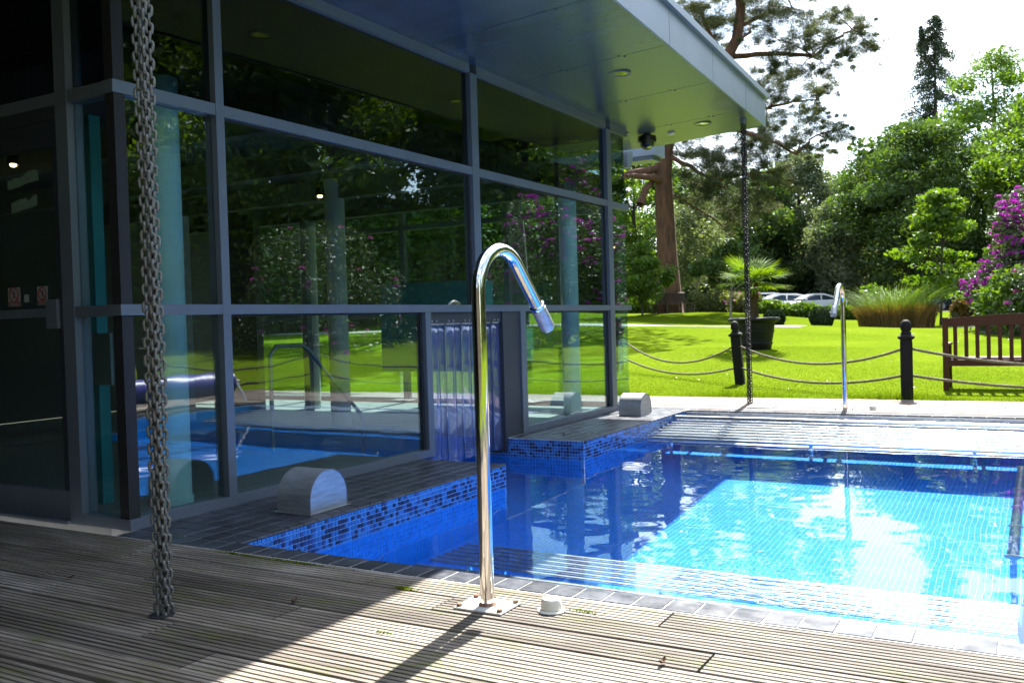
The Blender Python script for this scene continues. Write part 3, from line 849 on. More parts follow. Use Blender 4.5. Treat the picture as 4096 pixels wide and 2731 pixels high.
dpart('sticker', 'paper_white', (-5.315, SY + .0319, 1.30), (-5.268, SY + .0325, 1.345))
def tape(x0, x1, z0, z1, seed):
    r_ = random.Random(seed); n = 9; b = MB(); y = SY + .0328
    up = [(x0 + (x1 - x0) * i / n, z1 + r_.uniform(-.022, .006) + .03 * i / n) for i in range(n + 1)]
    dn = [(x0 + (x1 - x0) * i / n, z0 + r_.uniform(-.004, .004) + .03 * i / n) for i in range(n + 1)]
    for i in range(n): b.quad((dn[i][0], y, dn[i][1]), (dn[i + 1][0], y, dn[i + 1][1]), (up[i + 1][0], y, up[i + 1][1]), (up[i][0], y, up[i][1]))
    o = link('torn_tape', b.mesh('torn_tape', 'tape_green', False, (-8.2, 7, 0)), door)
tape(-5.435, -5.13, 1.985, 2.055, 4); tape(-5.405, -5.15, 1.84, 1.905, 5)

# --- far glass wall (plane Y = EY)
ex = [-4.39, -6.1, -7.8, -9.5, -11.2]
for x in ex[1:]: bx('mullion', 'alu_grey', (x - .04, EY - .05, .001), (x + .04, EY + .03, 3.33))
for i in range(4):
    x0, x1 = ex[i + 1] + .0405, ex[i] - .0405 if i else FX - .053
    for z0, z1 in ((1.195, 1.256), (2.42, 2.49), (3.33, 3.41), (.0015, .062)): bx('transom', 'alu_grey', (x0, EY - .045, z0), (x1, EY + .025, z1))
    for z0, z1 in ((.062, 1.195), (1.256, 2.42), (2.49, 3.33)): bx('glass_pane', 'glass', (x0, EY - .005, z0), (x1, EY + .005, z1))
bx('dark_reflection_wall', 'inner_wall', (-12.0, -7.2, 0), (-2.9, -7.0, 3.40)); bx('dark_reflection_wall', 'inner_wall', (-9.4, -6.99, 0), (-9.01, SY - .01, 3.40))  # unseen walls added so the door glass reflects something dark
# --- shell of the room
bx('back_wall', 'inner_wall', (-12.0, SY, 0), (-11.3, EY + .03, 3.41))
fl = MB()
for a, b_ in (((-11.3, SY + .1), (-4.61, 6.178)), ((-11.3, 7.602), (-4.61, EY - .06)), ((-11.3, 6.178), (-9.004, 7.602))):
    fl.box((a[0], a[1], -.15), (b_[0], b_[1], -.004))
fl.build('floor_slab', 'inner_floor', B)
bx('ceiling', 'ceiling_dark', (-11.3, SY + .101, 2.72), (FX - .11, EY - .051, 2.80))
for y in (4.9, 6.4, 7.9, 9.4): bx('beam', 'inner_wall', (-11.3, y, 2.50), (FX - .3, y + .14, 2.718))
for (x, y, r_, mt_) in ((-4.86, 4.08, .115, 'column_teal'), (-4.80, 9.85, .105, 'column_teal'), (-6.72, 7.95, .11, 'column_pale'), (-8.6, 9.6, .11, 'column_pale')):
    MB().lathe([(r_ * 1.08, -.003), (r_ * 1.08, .04), (r_, .041), (r_, 2.71)], 28, (x, y, 0)).build('column', mt_, B, True)
bx('pillar', 'teal_panel', (-5.50, 3.86, -.003), (-5.26, 3.94, 2.5))
b = MB().box((-7.4, 9.6, .5), (-6.0, 10.1, 1.62)); b.build('locker_block', 'teal_panel', B)
bx('door_frame', 'alu_grey', (-8.1, 8.9, 0), (-8.02, 8.98, 2.45)); bx('cross_wall', 'inner_wall', (-9.8, 9.0, 0), (-9.0, 9.12, 2.718))
# brick pier
bp = MB().box((-9.45, 7.72, 0), (-9.05, 7.98, 2.5)).build('brick_pier', 'grout_grey', B)
bme = MB().bbox((-.1, -.034, -.031), (.1, .004, .031), .002).mesh('brick', 'brick_red')
for j in range(32):
    for i in range(2):
        o = link('brick', bme, bp); o.location = Vector((-9.35 + .21 * i + (0.0 if j % 2 else -.0), 7.725, .04 + j * .075)) - Vector((-8.2, 7, 0))
# indoor handrail by the pool steps, notice board and spot lamps
rail = MB(); rail.tube([(-5.9, 6.05, -.05), (-5.9, 6.05, .86), (-5.9, 6.13, .94), (-5.9, 6.45, .94), (-5.9, 6.53, .90), (-5.9, 7.3, .20), (-5.9, 7.3, -.5)], .019, 10)
rail.build('handrail', 'duct_steel', B, True)
bx('notice_board', 'paper_white', (-5.12, 3.72, .78), (-4.95, 3.74, 1.10))
for (u, v, dep) in ((735, 450, 9.0), (30, 378, 7.5)):
    p = at(u, v, dep)
    lp = MB().lathe([(.012, .16), (.03, .15), (.045, .02), (.05, 0)], 14, tuple(p)).build('spot_lamp', 'plastic_black', B, True)
    link('lamp_bulb', MB().lathe([(.002, -.020), (.016, -.016), (.024, -.002), (.022, .008)], 14, tuple(p - Vector((-8.2, 7, 0)))).mesh('lamp_bulb', 'lamp_glow', True), lp)
    MB().tube([tuple(p + Vector((0, 0, .15))), tuple(Vector((p.x, p.y, 2.719)))], .008, 6).build('lamp_stem', 'plastic_black', B)

# --- roof
def eave(y): return -2.46 - .0455 * y
def zsof(p): return 3.412 + .064 * (p[0] + 4.38)
R0, R1 = -7.0, 11.97  # roof carried on out of view to shade the court the door reflects
js = [R0] + [6.43 + 1.485 * i for i in range(-9, 4)] + [R1]
js = [y for y in js if R0 <= y <= R1]
for y0, y1 in zip(js[:-1], js[1:]):
    a, b_ = y0 + .005, y1 - .005
    xin = -4.40
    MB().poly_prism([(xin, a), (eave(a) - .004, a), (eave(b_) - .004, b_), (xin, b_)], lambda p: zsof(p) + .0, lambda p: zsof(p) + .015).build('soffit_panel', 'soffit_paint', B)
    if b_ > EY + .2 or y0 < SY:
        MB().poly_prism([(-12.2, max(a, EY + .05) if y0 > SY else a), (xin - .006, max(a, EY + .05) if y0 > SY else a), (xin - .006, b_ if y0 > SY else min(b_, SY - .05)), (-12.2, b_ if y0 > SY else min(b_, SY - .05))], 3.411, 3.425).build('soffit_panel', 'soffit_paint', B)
    # fascia panel
    f0 = lambda o_, y: (eave(y) + o_, y)
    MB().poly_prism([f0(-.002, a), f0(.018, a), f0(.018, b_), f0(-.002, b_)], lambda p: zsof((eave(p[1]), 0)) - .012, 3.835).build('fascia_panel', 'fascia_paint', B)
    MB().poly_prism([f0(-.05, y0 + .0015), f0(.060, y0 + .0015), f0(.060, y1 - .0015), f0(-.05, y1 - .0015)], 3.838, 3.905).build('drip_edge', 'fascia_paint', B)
    # screw heads
    for t_ in (.35, .72):
        xx = xin + (eave(y1) - xin) * t_
        for dy in (-.03, .03):
            if y1 < R1: MB().lathe([(.010, -.004), (.010, .003)], 8, (xx + dy * .6, y1 + dy, zsof((xx, 0)))).build('screw_head', 'alu_dark', B)
MB().poly_prism([(-12.2, R1 + .001), (eave(R1) + .018, R1 + .001), (eave(R1) + .018, R1 + .02), (-12.2, R1 + .02)], lambda p: max(zsof(p), 3.40) - .012 if p[0] > -4.4 else 3.40, 3.835).build('fascia_panel', 'fascia_paint', B)
MB().poly_prism([(-12.2, R1 + .0015), (eave(R1) + .060, R1 + .0015), (eave(R1) + .060, R1 + .062), (-12.2, R1 + .062)], 3.8378, 3.9052).build('drip_edge', 'fascia_paint', B)
MB().poly_prism([(-12.2, R0), (eave(R0) - .006, R0), (eave(R1) - .006, R1), (-12.2, R1)], 3.53, 3.88).build('roof_slab', 'alu_dark', B)
MB().poly_prism([(-12.2, R0 - .02), (eave(R0), R0 - .02), (eave(R0), R0 - .001), (-12.2, R0 - .001)], 3.40, 3.86).build('fascia_panel', 'fascia_paint', B)
# recessed downlights, smoke detector, dome camera
for (x, y) in ((-3.50, 8.41), (-3.57, 11.18), (-3.42, 5.6), (-3.3, 2.6)):
    z = zsof((x, 0))
    dn = MB().lathe([(.085, -.001), (.085, -.006), (.118, -.006), (.118, .001)], 26, (x, y, z), False).build('downlight_ring', 'alu_grey', B, True)
    link('downlight_lens', MB().lathe([(.001, .0), (.085, -.002)], 26, (x + 8.2, y - 7, z), False).mesh('downlight_lens', 'chrome'), dn)
MB().lathe([(.048, 0), (.05, -.012), (.036, -.026), (.002, -.027)], 18, (-4.02, 11.33, zsof((-4.02, 0))), False).build('smoke_detector', 'plastic_cream', B, True)
zc = zsof((-4.2, 0))
dc = MB().lathe([(.05, .001), (.05, -.03), (.115, -.032), (.12, -.09), (.112, -.115)], 22, (-4.28, 11.15, zc)).build('dome_camera', 'plastic_black', B, True)
link('camera_dome', MB().lathe([(.09, -.113), (.085, -.15), (.06, -.185), (.03, -.2), (.002, -.204)], 20, (-4.28 + 8.2, 11.15 - 7, zc), False).mesh('camera_dome', 'car_glass', 'all'), dc)
link('camera_lens', MB().lathe([(.03, 0), (.032, -.02), (.02, -.026), (.002, -.026)], 12, (-4.28 + 8.2 + .05, 11.15 - 7 - .06, zc - .165), False).mesh('camera_lens', 'chrome', True), dc)
# stub of the lower roof beyond, with its rainwater pipe
b = MB(); b.poly_prism([(-7.5, 12.6), (-4.72, 12.6), (-4.72, 13.0), (-7.5, 13.0)], 3.42, 3.62); b.build('rear_canopy', 'fascia_paint', B)
b = MB().box((-7.5, 12.62, 3.36), (-4.77, 12.95, 3.418)); b.build('rear_canopy_lining', 'soffit_paint', B)
MB().lathe([(.05, 0), (.09, .18), (.09, .22)], 12, (-5.03, 12.3, 3.22)).build('rain_hopper', 'fascia_paint', B, True)

# ================================================================== metal things by the pool
def spout(name, label, x, y, sgn, nozzle):
    t_ = thing(name, label, 'water spout', (x, y, 0))
    R_ = .178; z1 = 1.21; path = [(0, 0, .004), (0, 0, .3), (0, 0, .7), (0, 0, z1 - .05)]
    for i in range(15):
        a = PI - (PI - math.radians(45)) * i / 14
        path.append((0, sgn * (R_ + R_ * math.cos(a)), z1 + R_ * math.sin(a)))
    last = Vector(path[-1]); d = Vector((0, sgn * math.sin(math.radians(45)), -math.cos(math.radians(45))))
    pe = last + d * .24
    path += [tuple(last + d * .12), tuple(pe)]
    MB().tube(path, .0275, 24).build('tube', 'chrome', t_, True, False)
    ring = MB().tube([tuple(pe - d * .004), tuple(pe), tuple(pe + d * .012), tuple(pe + d * .016)], [.0275, .034, .034, .031], 24).build('collar', 'chrome', t_, True, False)
    nz_ = MB().tube([tuple(pe + d * .0165), tuple(pe + d * .02), tuple(pe + d * .135), tuple(pe + d * .142)], [.029, .033, .033, .030], 24).build('nozzle', 'steel_brushed', t_, True, False)
    e = pe + d * .1425; up = Vector((1, 0, 0)); sd = d.cross(up)
    for k_ in range(6):
        a = k_ * PI / 3; q = e + (up * math.cos(a) + sd * math.sin(a)) * .0185
        link('jet_hole', MB().tube([tuple(q - d * .002), tuple(q + d * .0012)], .006, 8).mesh('jet_hole', 'rubber_black'), nz_)
    pl_ = MB().bbox((-.108, -.078, 0.0015), (.105, .085, .008), .002).build('base_plate', 'plate_cream', t_, False, False)
    MB().lathe([(.031, .0082), (.036, .0085), (.030, .018), (.0278, .02)], 20).build('weld_collar', 'rust_bolt', t_, True, False)
    for bx_, by_ in ((-.092, -.058), (.088, -.058), (-.092, .066), (.088, .066)):
        link('bolt', MB().lathe([(.012, .008), (.012, .017), (.009, .019)], 6, (bx_, by_, 0)).mesh('bolt', 'rust_bolt'), pl_)
    return t_
spout('water_spout', 'tall bent chrome water spout standing on the near deck', -1.868, 3.035, 1, 0)
spout('water_spout', 'distant chrome water spout on the far deck facing the camera', -1.895, 10.86, -1, 0)
def cap(label, x, y):
    c = thing('air_cap', label, 'cap', (x, y, 0))
    MB().lathe([(.054, .0015), (.054, .005), (.045, .008), (.002, .008)], 24).build('flange', 'plastic_cream', c, True, False)
    MB().lathe([(.040, .0082), (.041, .012), (.038, .042), (.034, .049), (.025, .052), (.002, .0525)], 24).build('cap_body', 'plastic_cream', c, True, False)
cap('round cream plastic cap on the near deck beside the spout plate', -1.618, 3.09)
cap('small cream cap on the far deck beside the distant spout', -1.60, 10.86)
def cowl(label, x0, y0):
    """x0,y0: pool-side corner of the arch face"""
    w = .335; h1 = .08; r_ = w / 2
    t_ = thing('vent_cowl', label, 'vent', (x0, y0, 0))
    prof = [(0, .004), (0, h1)] + [(r_ - r_ * math.cos(a), h1 + r_ * .98 * math.sin(a)) for a in [PI * i / 16 for i in range(1, 16)]] + [(w, h1), (w, .004)]
    dpt = .255
    b = MB(); n = len(prof)
    b.v = [(0, y, z) for y, z in prof] + [(-dpt, y, z) for y, z in prof]
    for i in range(n - 1): b.face((i, n + i, n + i + 1, i + 1))
    b.build('curved_hood', 'steel_brushed', t_, True, False)
    f_ = MB(); f_.v = [(.002, y, z) for y, z in prof]; f_.face(list(range(n)))
    f_.build('face_plate', 'steel_brushed', t_, False, False)
    f_ = MB(); f_.v = [(-dpt - .002, y, z) for y, z in prof]; f_.face(list(reversed(range(n)))); f_.build('back_plate', 'steel_brushed', t_, False, False)
    fl_ = MB().box((-dpt - .03, -.02, .0016), (.018, w + .02, .0042)); fl_.build('foot_flange', 'steel_brushed', t_, False, False)
    for sx, sy in ((-dpt - .018, -.011), (.010, -.011), (-dpt - .018, w + .011), (.010, w + .011), (-dpt / 2, -.011)):
        MB().lathe([(.005, .0042), (.005, .0062), (.003, .0072)], 8, (sx, sy, 0)).build('screw', 'rust_bolt', t_, False, False)
    MB().tube([(.0035, y, z) for y, z in prof], .003, 4, False).build('seam', 'alu_grey', t_, False, False)
cowl('near arched steel vent cowl on the slate ledge by the glass', -3.725, 4.10)
cowl('far arched steel vent cowl at the end of the slate ledge', -3.865, 9.64)
for lb, x0, x1, y0, y1 in (('cream hatch plate on the far deck by the hanging chain', -3.0, -2.70, 10.80, 11.12), ('cream hatch plate on the far deck right of the distant spout', -1.02, -.68, 10.74, 10.98)):
    h_ = thing('hatch_plate', lb, 'hatch', ((x0 + x1) / 2, (y0 + y1) / 2, 0))
    MB().bbox((x0, y0, .002), (x1, y1, .012), .003).build('cover', 'plate_cream', h_)
    MB().box((x0 + .12, y0 + .05, .0122), (x0 + .17, y0 + .07, .0152)).build('finger_pull', 'alu_dark', h_)

# ================================================================== rain chains
def link_mesh(mat, seg=12, ns=6, Lk=.054, Wk=.036, wr_=.0063):
    b = MB(); path = []
    st_ = (Lk - Wk) / 2; r_ = Wk / 2 - wr_
    for i in range(seg):
        a = 2 * PI * i / seg
        zz = r_ * math.sin(a); path.append((r_ * math.cos(a), 0, zz + (st_ if zz >= -1e-6 and math.sin(a) >= 0 else -st_)))
    b.tube(path, wr_, ns, False, True)
    return b
LP = .0342
def chain(name, label, x, y, ztop, zsplit, mat, seg, ns):
    c = thing(name, label, 'rain chain', (x, y, 0))
    lm = link_mesh(mat, seg, ns, .054, .036 if seg >= 12 else .044, .0063 if seg >= 12 else .0072); me = lm.mesh('chain_link', mat, 'all'); rest = MB()
    r_ = random.Random(x)
    w_ = 1.25 if seg < 12 else 1.0
    STR = ((-.0140, 0), (.0140, -.002), (-.006, .032), (.022, .030)) if seg >= 12 else ((-.021, 0), (.021, .004), (0, .024))
    for s_, (ox, oy) in enumerate(STR):
        n = int((ztop + .03) / LP)
        for i in range(n):
            z = -.03 + (i + .5) * LP + (.010, 0, .018, .026)[s_]
            a = (0 if (i + s_ // 2) % 2 else PI / 2) + .517 + .35 + .10 * math.sin(z * 1.7 + s_) + r_.uniform(-.08, .08)
            ox2 = ox + .002 * math.sin(z * 5 + s_); px_ = ox2 * .869 - oy * .494; py_ = ox2 * .494 + oy * .869
            if z < zsplit:
                o = link('chain_link', me, c); o.location = (px_, py_, z); o.rotation_euler = (r_.uniform(-.06, .06), r_.uniform(-.06, .06), a)
            else:
                M_ = Matrix.Translation((px_, py_, z)) @ Matrix.Rotation(a, 4, 'Z'); o_ = len(rest.v)
                rest.v += [tuple(M_ @ Vector(p)) for p in lm.v]; rest.f += [tuple(o_ + q for q in f_) for f_ in lm.f]; rest.m += [0] * len(lm.f)
    if rest.v: stuff(rest.build('chain_run', mat, c, 'all', False))
    MB().lathe([(.048, .0018), (.050, .003), (.044, .0034), (.001, .0025)], 20, (0, 0, 0), False).build('hole_disc', 'rubber_black', c, True, False)  # flat black disc stands in for the dark hole under the chain
    MB().lathe([(.035, ztop - .01), (.045, ztop + .03), (.055, ztop + .035)], 16).build('hanger', 'alu_grey', c, True, False)
chain('rain_chain', 'near zinc rain chain of many links in front of the glass corner', -2.975, 2.42, 3.46, 2.42, 'chain_zinc', 12, 6)
chain('rain_chain', 'dark rain chain hanging from the far roof corner', -3.12, 11.42, 3.46, -9, 'chain_dark', 8, 4)

# ================================================================== foliage helpers
def unit(n, r=rng):
    v = r.normal(size=(n, 3)); return v / np.linalg.norm(v, axis=1)[:, None]
def leaf_quads(P, size, aspect=0.55, droop=0.0, r=rng, up=0.25):
    """one folded leaf (2 triangles) at every point"""
    n = len(P); size = np.broadcast_to(np.asarray(size, float), (n,)) * r.uniform(.65, 1.35, n)
    d = unit(n, r); d[:, 2] = d[:, 2] * .7 - droop; d /= np.linalg.norm(d, axis=1)[:, None]
    nn = unit(n, r); nn[:, 2] += up; s = np.cross(d, nn); s /= np.linalg.norm(s, axis=1)[:, None] + 1e-9
    h = np.cross(s, d)
    L_ = size[:, None] * d; W_ = (size * aspect * .5)[:, None] * s
    a = P - L_ * .5; b = P + L_ * .5; c = P + W_ - h * (size * .06)[:, None]; e = P - W_ - h * (size * .06)[:, None]
    V = np.stack([a, c, b, e], 1).reshape(-1, 3)
    return V, np.arange(4 * n).reshape(-1, 4)
def blob(n, c, rad, r=rng, shell=.5):
    v = unit(n, r); q = r.uniform(0, 1, n) ** (1 / 3); q = shell + (1 - shell) * q if shell else q
    q = np.where(r.uniform(0, 1, n) < .25, r.uniform(0, 1, n), q)
    return np.asarray(c) + v * q[:, None] * np.asarray(rad)
def limb(b, p0, p1, r0, r1, sag=0.0, n=5, wob=.0, sides=7, r=rnd):
    p0 = Vector(p0); p1 = Vector(p1); pts = []; rr = []
    for i in range(n + 1):
        t_ = i / n; p = p0.lerp(p1, t_) + Vector((r.uniform(-1, 1), r.uniform(-1, 1), 0)) * wob * math.sin(PI * t_)
        p.z += sag * math.sin(PI * t_); pts.append(tuple(p)); rr.append(r0 + (r1 - r0) * t_)
    b.tube(pts, rr, sides, False)
    return pts
def crown_clumps(h0, h1, R, n, shape, r):
    """clump centres and radii of a crown, local coordinates"""
    out = []
    for i in range(n):
        t_ = r.uniform(0, 1) ** .8; z = h0 + (h1 - h0) * t_
        if shape == 'round': w = R * math.sqrt(max(.06, 1 - (2 * t_ - .9) ** 2 / 1.25))
        elif shape == 'cone': w = R * (1 - t_) ** .8 + .25
        elif shape == 'oval': w = R * math.sin(PI * min(.97, .12 + .86 * t_)) ** .7
        else: w = R
        a = r.uniform(0, 2 * PI); w *= 1 + .22 * math.sin(2 * a + 7 * t_ + h1) + .14 * math.sin(5 * a - 11 * t_); q = math.sqrt(r.uniform(.12, 1)) * w
        out.append((q * math.cos(a), q * math.sin(a), z))
    return out
def make_tree(name, label, loc, h, R, trunk_r, leaf, bark, shape='round', n_clump=60, per=260, clump_r=1.1, size=.28, droop=.1, base=.22, seed=1, group=None, flat=.65, cat='tree', aspect=.55):
    r = random.Random(seed); rg = np.random.default_rng(seed)
    t_ = thing(name, label, cat, loc, 0, group)
    cl = crown_clumps(h * base, h * .96, R, n_clump, shape, r)
    b = MB(); top = (r.uniform(-.04, .04) * h, r.uniform(-.04, .04) * h, h * .93)
    pts = limb(b, (0, 0, -.15), top, trunk_r, trunk_r * .12, 0, 8, trunk_r * .5, 9, r)
    for c in r.sample(cl, min(len(cl), 26)):
        z0 = max(h * base * .7, c[2] - math.hypot(c[0], c[1]) * .7); k_ = min(.95, z0 / (h * .93))
        limb(b, (top[0] * k_, top[1] * k_, z0), c, trunk_r * (1 - k_) * .45 + .02, .015, .1, 4, .15, 5, r)
    b.build('trunk', bark, t_, 'all', False)
    P = np.concatenate([blob(per, c, (clump_r * r.uniform(.6, 1.25),) * 2 + (clump_r * flat * r.uniform(.7, 1.2),), rg, .35) for c in cl])
    V, F = leaf_quads(P, np.repeat(size * rg.uniform(.6, 1.35, len(cl)), per), aspect, droop, rg)
    link('crown', np_mesh('crown', V, F, leaf), t_)
    return t_
def gz(p): return (p[0], p[1], G(p[0], p[1]))
def where(u, dep): 
    p = at(u, 740, dep); return (p.x, p.y, G(p.x, p.y))

# ================================================================== rope fence
def bollard(label, x, y, tilt):
    t_ = thing('bollard', label, 'bollard', (x, y, G(x, y))); t_.rotation_euler = (tilt[0], tilt[1], .12)
    w = .074
    MB().lathe([(w * 1.36, -.1), (w * 1.36, .70), (w * 1.30, .745)], 4).build('post', 'post_black', t_, False, False).rotation_euler = (0, 0, PI / 4)
    o = MB().lathe([(w * 1.40, .746), (w * 1.86, .765), (w * 1.86, .785), (w * 1.2, .81), (.05, .812)], 4).build('cap_plate', 'post_black', t_, False, False); o.rotation_euler = (0, 0, PI / 4)
    MB().lathe([(.060, .812), (.064, .825), (.050, .845), (.056, .86), (.064, .875), (.062, .93), (.052, .962), (.03, .984), (.004, .990)], 18).build('finial', 'post_black', t_, True, False)
    return t_
BPOS = [((-1.415, 12.32), (0.0, 0.0), 'upright black bollard standing left of the wooden bench'), ((-4.05, 14.30), (0.0, -.075), 'leaning black bollard in front of the big planter'),
        ((2.3, 12.55), (0, .02), 'black bollard at the corner of the side deck'), ((-6.9, 16.2), (0, .02), 'black bollard on the lawn behind the glass house'), ((5.2, 11.2), (0, 0), 'black bollard beyond the side deck')]
for (x, y), tl, lb in BPOS: bollard(lb, x, y, tl)
def rope(label, p0, p1, sag, grp):
    p0 = Vector(p0); p1 = Vector(p1); Ln = (p1 - p0).length; n = int(Ln / .022); b = MB(); R_ = .0095
    d = (p1 - p0).normalized(); sd = d.cross(Vector((0, 0, 1))).normalized(); up = sd.cross(d)
    t_ = thing('rope', label, 'rope', tuple(p0), 0, grp)
    for s_ in range(3):
        pts = []
        for i in range(n + 1):
            q = i / n; c = p0.lerp(p1, q); c.z -= sag * 4 * q * (1 - q); a = 2 * PI * (i * .022 / .085) + s_ * 2 * PI / 3
            pts.append(tuple(c + (sd * math.cos(a) + up * math.sin(a)) * R_))
        b = MB().tube(pts, R_ * 1.12, 5, True); b.build('strand', 'rope_hemp', t_, 'all')
def bp(i, z):
    x, y = BPOS[i][0]; lean = BPOS[i][1][1]; return (x + z * math.sin(lean), y, G(x, y) + z)
rope('upper hemp rope swagged between the leaning and the upright bollard', bp(1, .62), bp(0, .645), .25, None)
rope('lower hemp rope swagged between the leaning and the upright bollard', bp(1, .27), bp(0, .31), .17, None)
rope('upper hemp rope from the upright bollard across the bench', bp(0, .645), bp(2, .63), .23, None)
rope('lower hemp rope from the upright bollard past the bench legs', bp(0, .31), bp(2, .30), .16, None)
rope('upper hemp rope running left from the leaning bollard behind the glass', bp(3, .62), bp(1, .62), .38, None)
rope('lower hemp rope running left from the leaning bollard behind the glass', bp(3, .27), bp(1, .27), .22, None)
rope('upper hemp rope at the side deck', bp(2, .63), bp(4, .63), .25, None)
rope('lower hemp rope at the side deck', bp(2, .30), bp(4, .30), .17, None)

# ================================================================== garden bench (its back to the pool)
bn = thing('garden_bench', 'dark brown slatted wooden bench with curved top rail on the lawn', 'bench', (-.17, 13.72, G(-.17, 13.72)))
W2 = .95
def bpart(nm, a, b_): return MB().bbox(a, b_, .004).build(nm, 'bench_wood', bn, False, False)
for sx in (-1, 1):
    x = sx * (W2 - .035)
    bpart('leg', (x - .034, -.034, -.04), (x + .034, .034, .985)); bpart('leg', (x - .034, .50, -.04), (x + .034, .565, .60))
    bpart('arm_rest', (x - .045, .036, .602), (x + .045, .60, .635)); bpart('side_rail', (x - .02, .036, .30), (x + .02, .499, .36))
cr_ = MB(); n = 14
for i in range(n + 1):
    q = i / n; x = -W2 + .07 + (2 * W2 - .14) * q; zc_ = .97 + .045 * math.sin(PI * q)
    cr_.v += [(x, -.02, .865), (x, .02, .865), (x, .02, zc_), (x, -.02, zc_)]
for i in range(n):
    for j in range(4):
        a = i * 4 + j; b2 = i * 4 + (j + 1) % 4; cr_.face((a, b2, b2 + 4, a + 4))
cr_.face((3, 2, 1, 0)); cr_.face([n * 4 + j for j in range(4)])
cr_.build('top_rail', 'bench_wood', bn, False, False)
bpart('lower_rail', (-W2 + .07, -.02, .33), (W2 - .07, .02, .415))
bpart('seat_rail', (-W2 + .07, .50, .33), (W2 - .07, .54, .41))
for i in range(13):
    x = -W2 + .155 + i * (2 * W2 - .31) / 12; bpart('slat', (x - .024, -.011, .4155), (x + .024, .011, .8645))
for j in range(5): bpart('seat_slat', (-W2 + .07, .06 + j * .098, .4165), (W2 - .07, .06 + j * .098 + .08, .438))

# ================================================================== planter with fan palm
pp = at(1733, 790, 20.0); PG = G(pp.x, pp.y)
def planter(label, x, y, sc=1.0):
    t_ = thing('planter', label, 'planter', (x, y, G(x, y)))
    pr = [(.33, -.02), (.345, .0), (.37, .10), (.385, .12), (.385, .14), (.372, .15), (.41, .36), (.425, .38), (.425, .40), (.412, .41), (.452, .57), (.49, .59), (.535, .61), (.548, .635), (.535, .665), (.50, .675), (.47, .67), (.46, .60), (.02, .59)]
    MB().lathe([(a * sc, b_ * sc) for a, b_ in pr], 32).build('pot', 'pot_black', t_, True, False)
    MB().lathe([(.01, .602 * sc), (.455 * sc, .6015 * sc)], 20, (0, 0, 0), False).build('soil', 'soil', t_, False, False)
    return t_
planter('large black ribbed planter holding the fan palm', pp.x, pp.y)
def fan_palm(label, x, y, zb, seed, hh=.88):
    r = random.Random(seed); t_ = thing('fan_palm', label, 'palm', (x, y, zb))
    b = MB(); b.tube([(0, 0, -.05), (.0, 0, .3), (.02, 0, .7), (.02, .0, hh)], [.08, .085, .075, .05], 10); b.build('trunk', 'palm_fibre', t_, True, False)
    V, F = [], []
    fuzz = np.random.default_rng(seed); n = 700
    a = fuzz.uniform(0, 2 * PI, n); z = fuzz.uniform(0, hh, n); P = np.stack([.08 * np.cos(a), .08 * np.sin(a), z], 1)
    v, f = leaf_quads(P, .12, .2, .6, fuzz); link('trunk_fibre', np_mesh('trunk_fibre', v, f, 'palm_fibre'), t_)
    for k_ in range(24):
        az = k_ * 2.399 + r.uniform(-.3, .3); el = r.uniform(-.35, .95); pl = r.uniform(.26, .44)
        d = Vector((math.cos(az) * math.cos(el), math.sin(az) * math.cos(el), math.sin(el)))
        p0 = Vector((.02, 0, hh - .05)); p1 = p0 + d * pl
        st = MB().tube([tuple(p0), tuple(p0.lerp(p1, .5) + Vector((0, 0, .02))), tuple(p1)], [.013, .010, .008], 5)
        st.build('leaf_stalk', 'leaf_palm', t_, False, False)
        sd = d.cross(Vector((0, 0, 1))).normalized(); nn = sd.cross(d).normalized(); fb_ = MB(); nb = 24; Lr = r.uniform(.46, .60)
        for j in range(nb):
            an = (j / (nb - 1) - .5) * 2 * 1.75; dd = d * math.cos(an) + sd * math.sin(an); L2 = Lr * (.80 + .2 * math.cos(an)) * r.uniform(.93, 1.05)
            wd_ = nn.cross(dd).normalized(); dr = -.08 * L2 + r.uniform(-.05, .03)
            q0 = p1; q1 = p1 + dd * L2 * .55 + Vector((0, 0, dr * .25)); q2 = p1 + dd * L2 + Vector((0, 0, dr))
            o_ = len(fb_.v); w_ = .013
            fb_.v += [tuple(q0 - wd_ * .003), tuple(q0 + wd_ * .003), tuple(q1 + wd_ * w_), tuple(q1 - wd_ * w_), tuple(q2)]
            fb_.face((o_, o_ + 1, o_ + 2, o_ + 3)); fb_.face((o_ + 3, o_ + 2, o_ + 4))
        fb_.build('fan_leaf', 'leaf_palm', t_, False, False)
    return t_
fan_palm('bright yellow green fan palm growing from the black planter', pp.x, pp.y, PG + .60, 3)
q_ = (7.5, 24.0)
planter('black planter on the right side of the lawn seen in the glass', q_[0], q_[1], .95)

# ================================================================== shrubs on the lawn
def ball(label, u, dep, dia, leaf='leaf_ball', n=9000):
    p = where(u, dep); rg = np.random.default_rng(int(u)); t_ = thing('ball_shrub', label, 'shrub', p); R_ = dia / 2
    v = unit(n, rg); P = v * (R_ * rg.uniform(.86, 1.03, n) * (1 + .05 * np.sin(v[:, 0] * 7 + v[:, 2] * 5)))[:, None] * np.array([1, 1, .9]) + np.array([0, 0, R_ * .86])
    V, F = leaf_quads(P, .055, .6, 0, rg); link('foliage', np_mesh('foliage', V, F, leaf), t_)
    MB().lathe([(R_ * .5, .1), (R_ * .84, R_ * .5), (R_ * .86, R_ * .9), (R_ * .6, R_ * 1.4), (.05, R_ * 1.62)], 16).build('heart', 'bark_dark', t_, True, False)
ball('clipped round box ball between the distant spout and planter', 1887, 38.6, 1.05)
ball('clipped round box ball half hidden behind the planter', 1778, 36.5, .85)
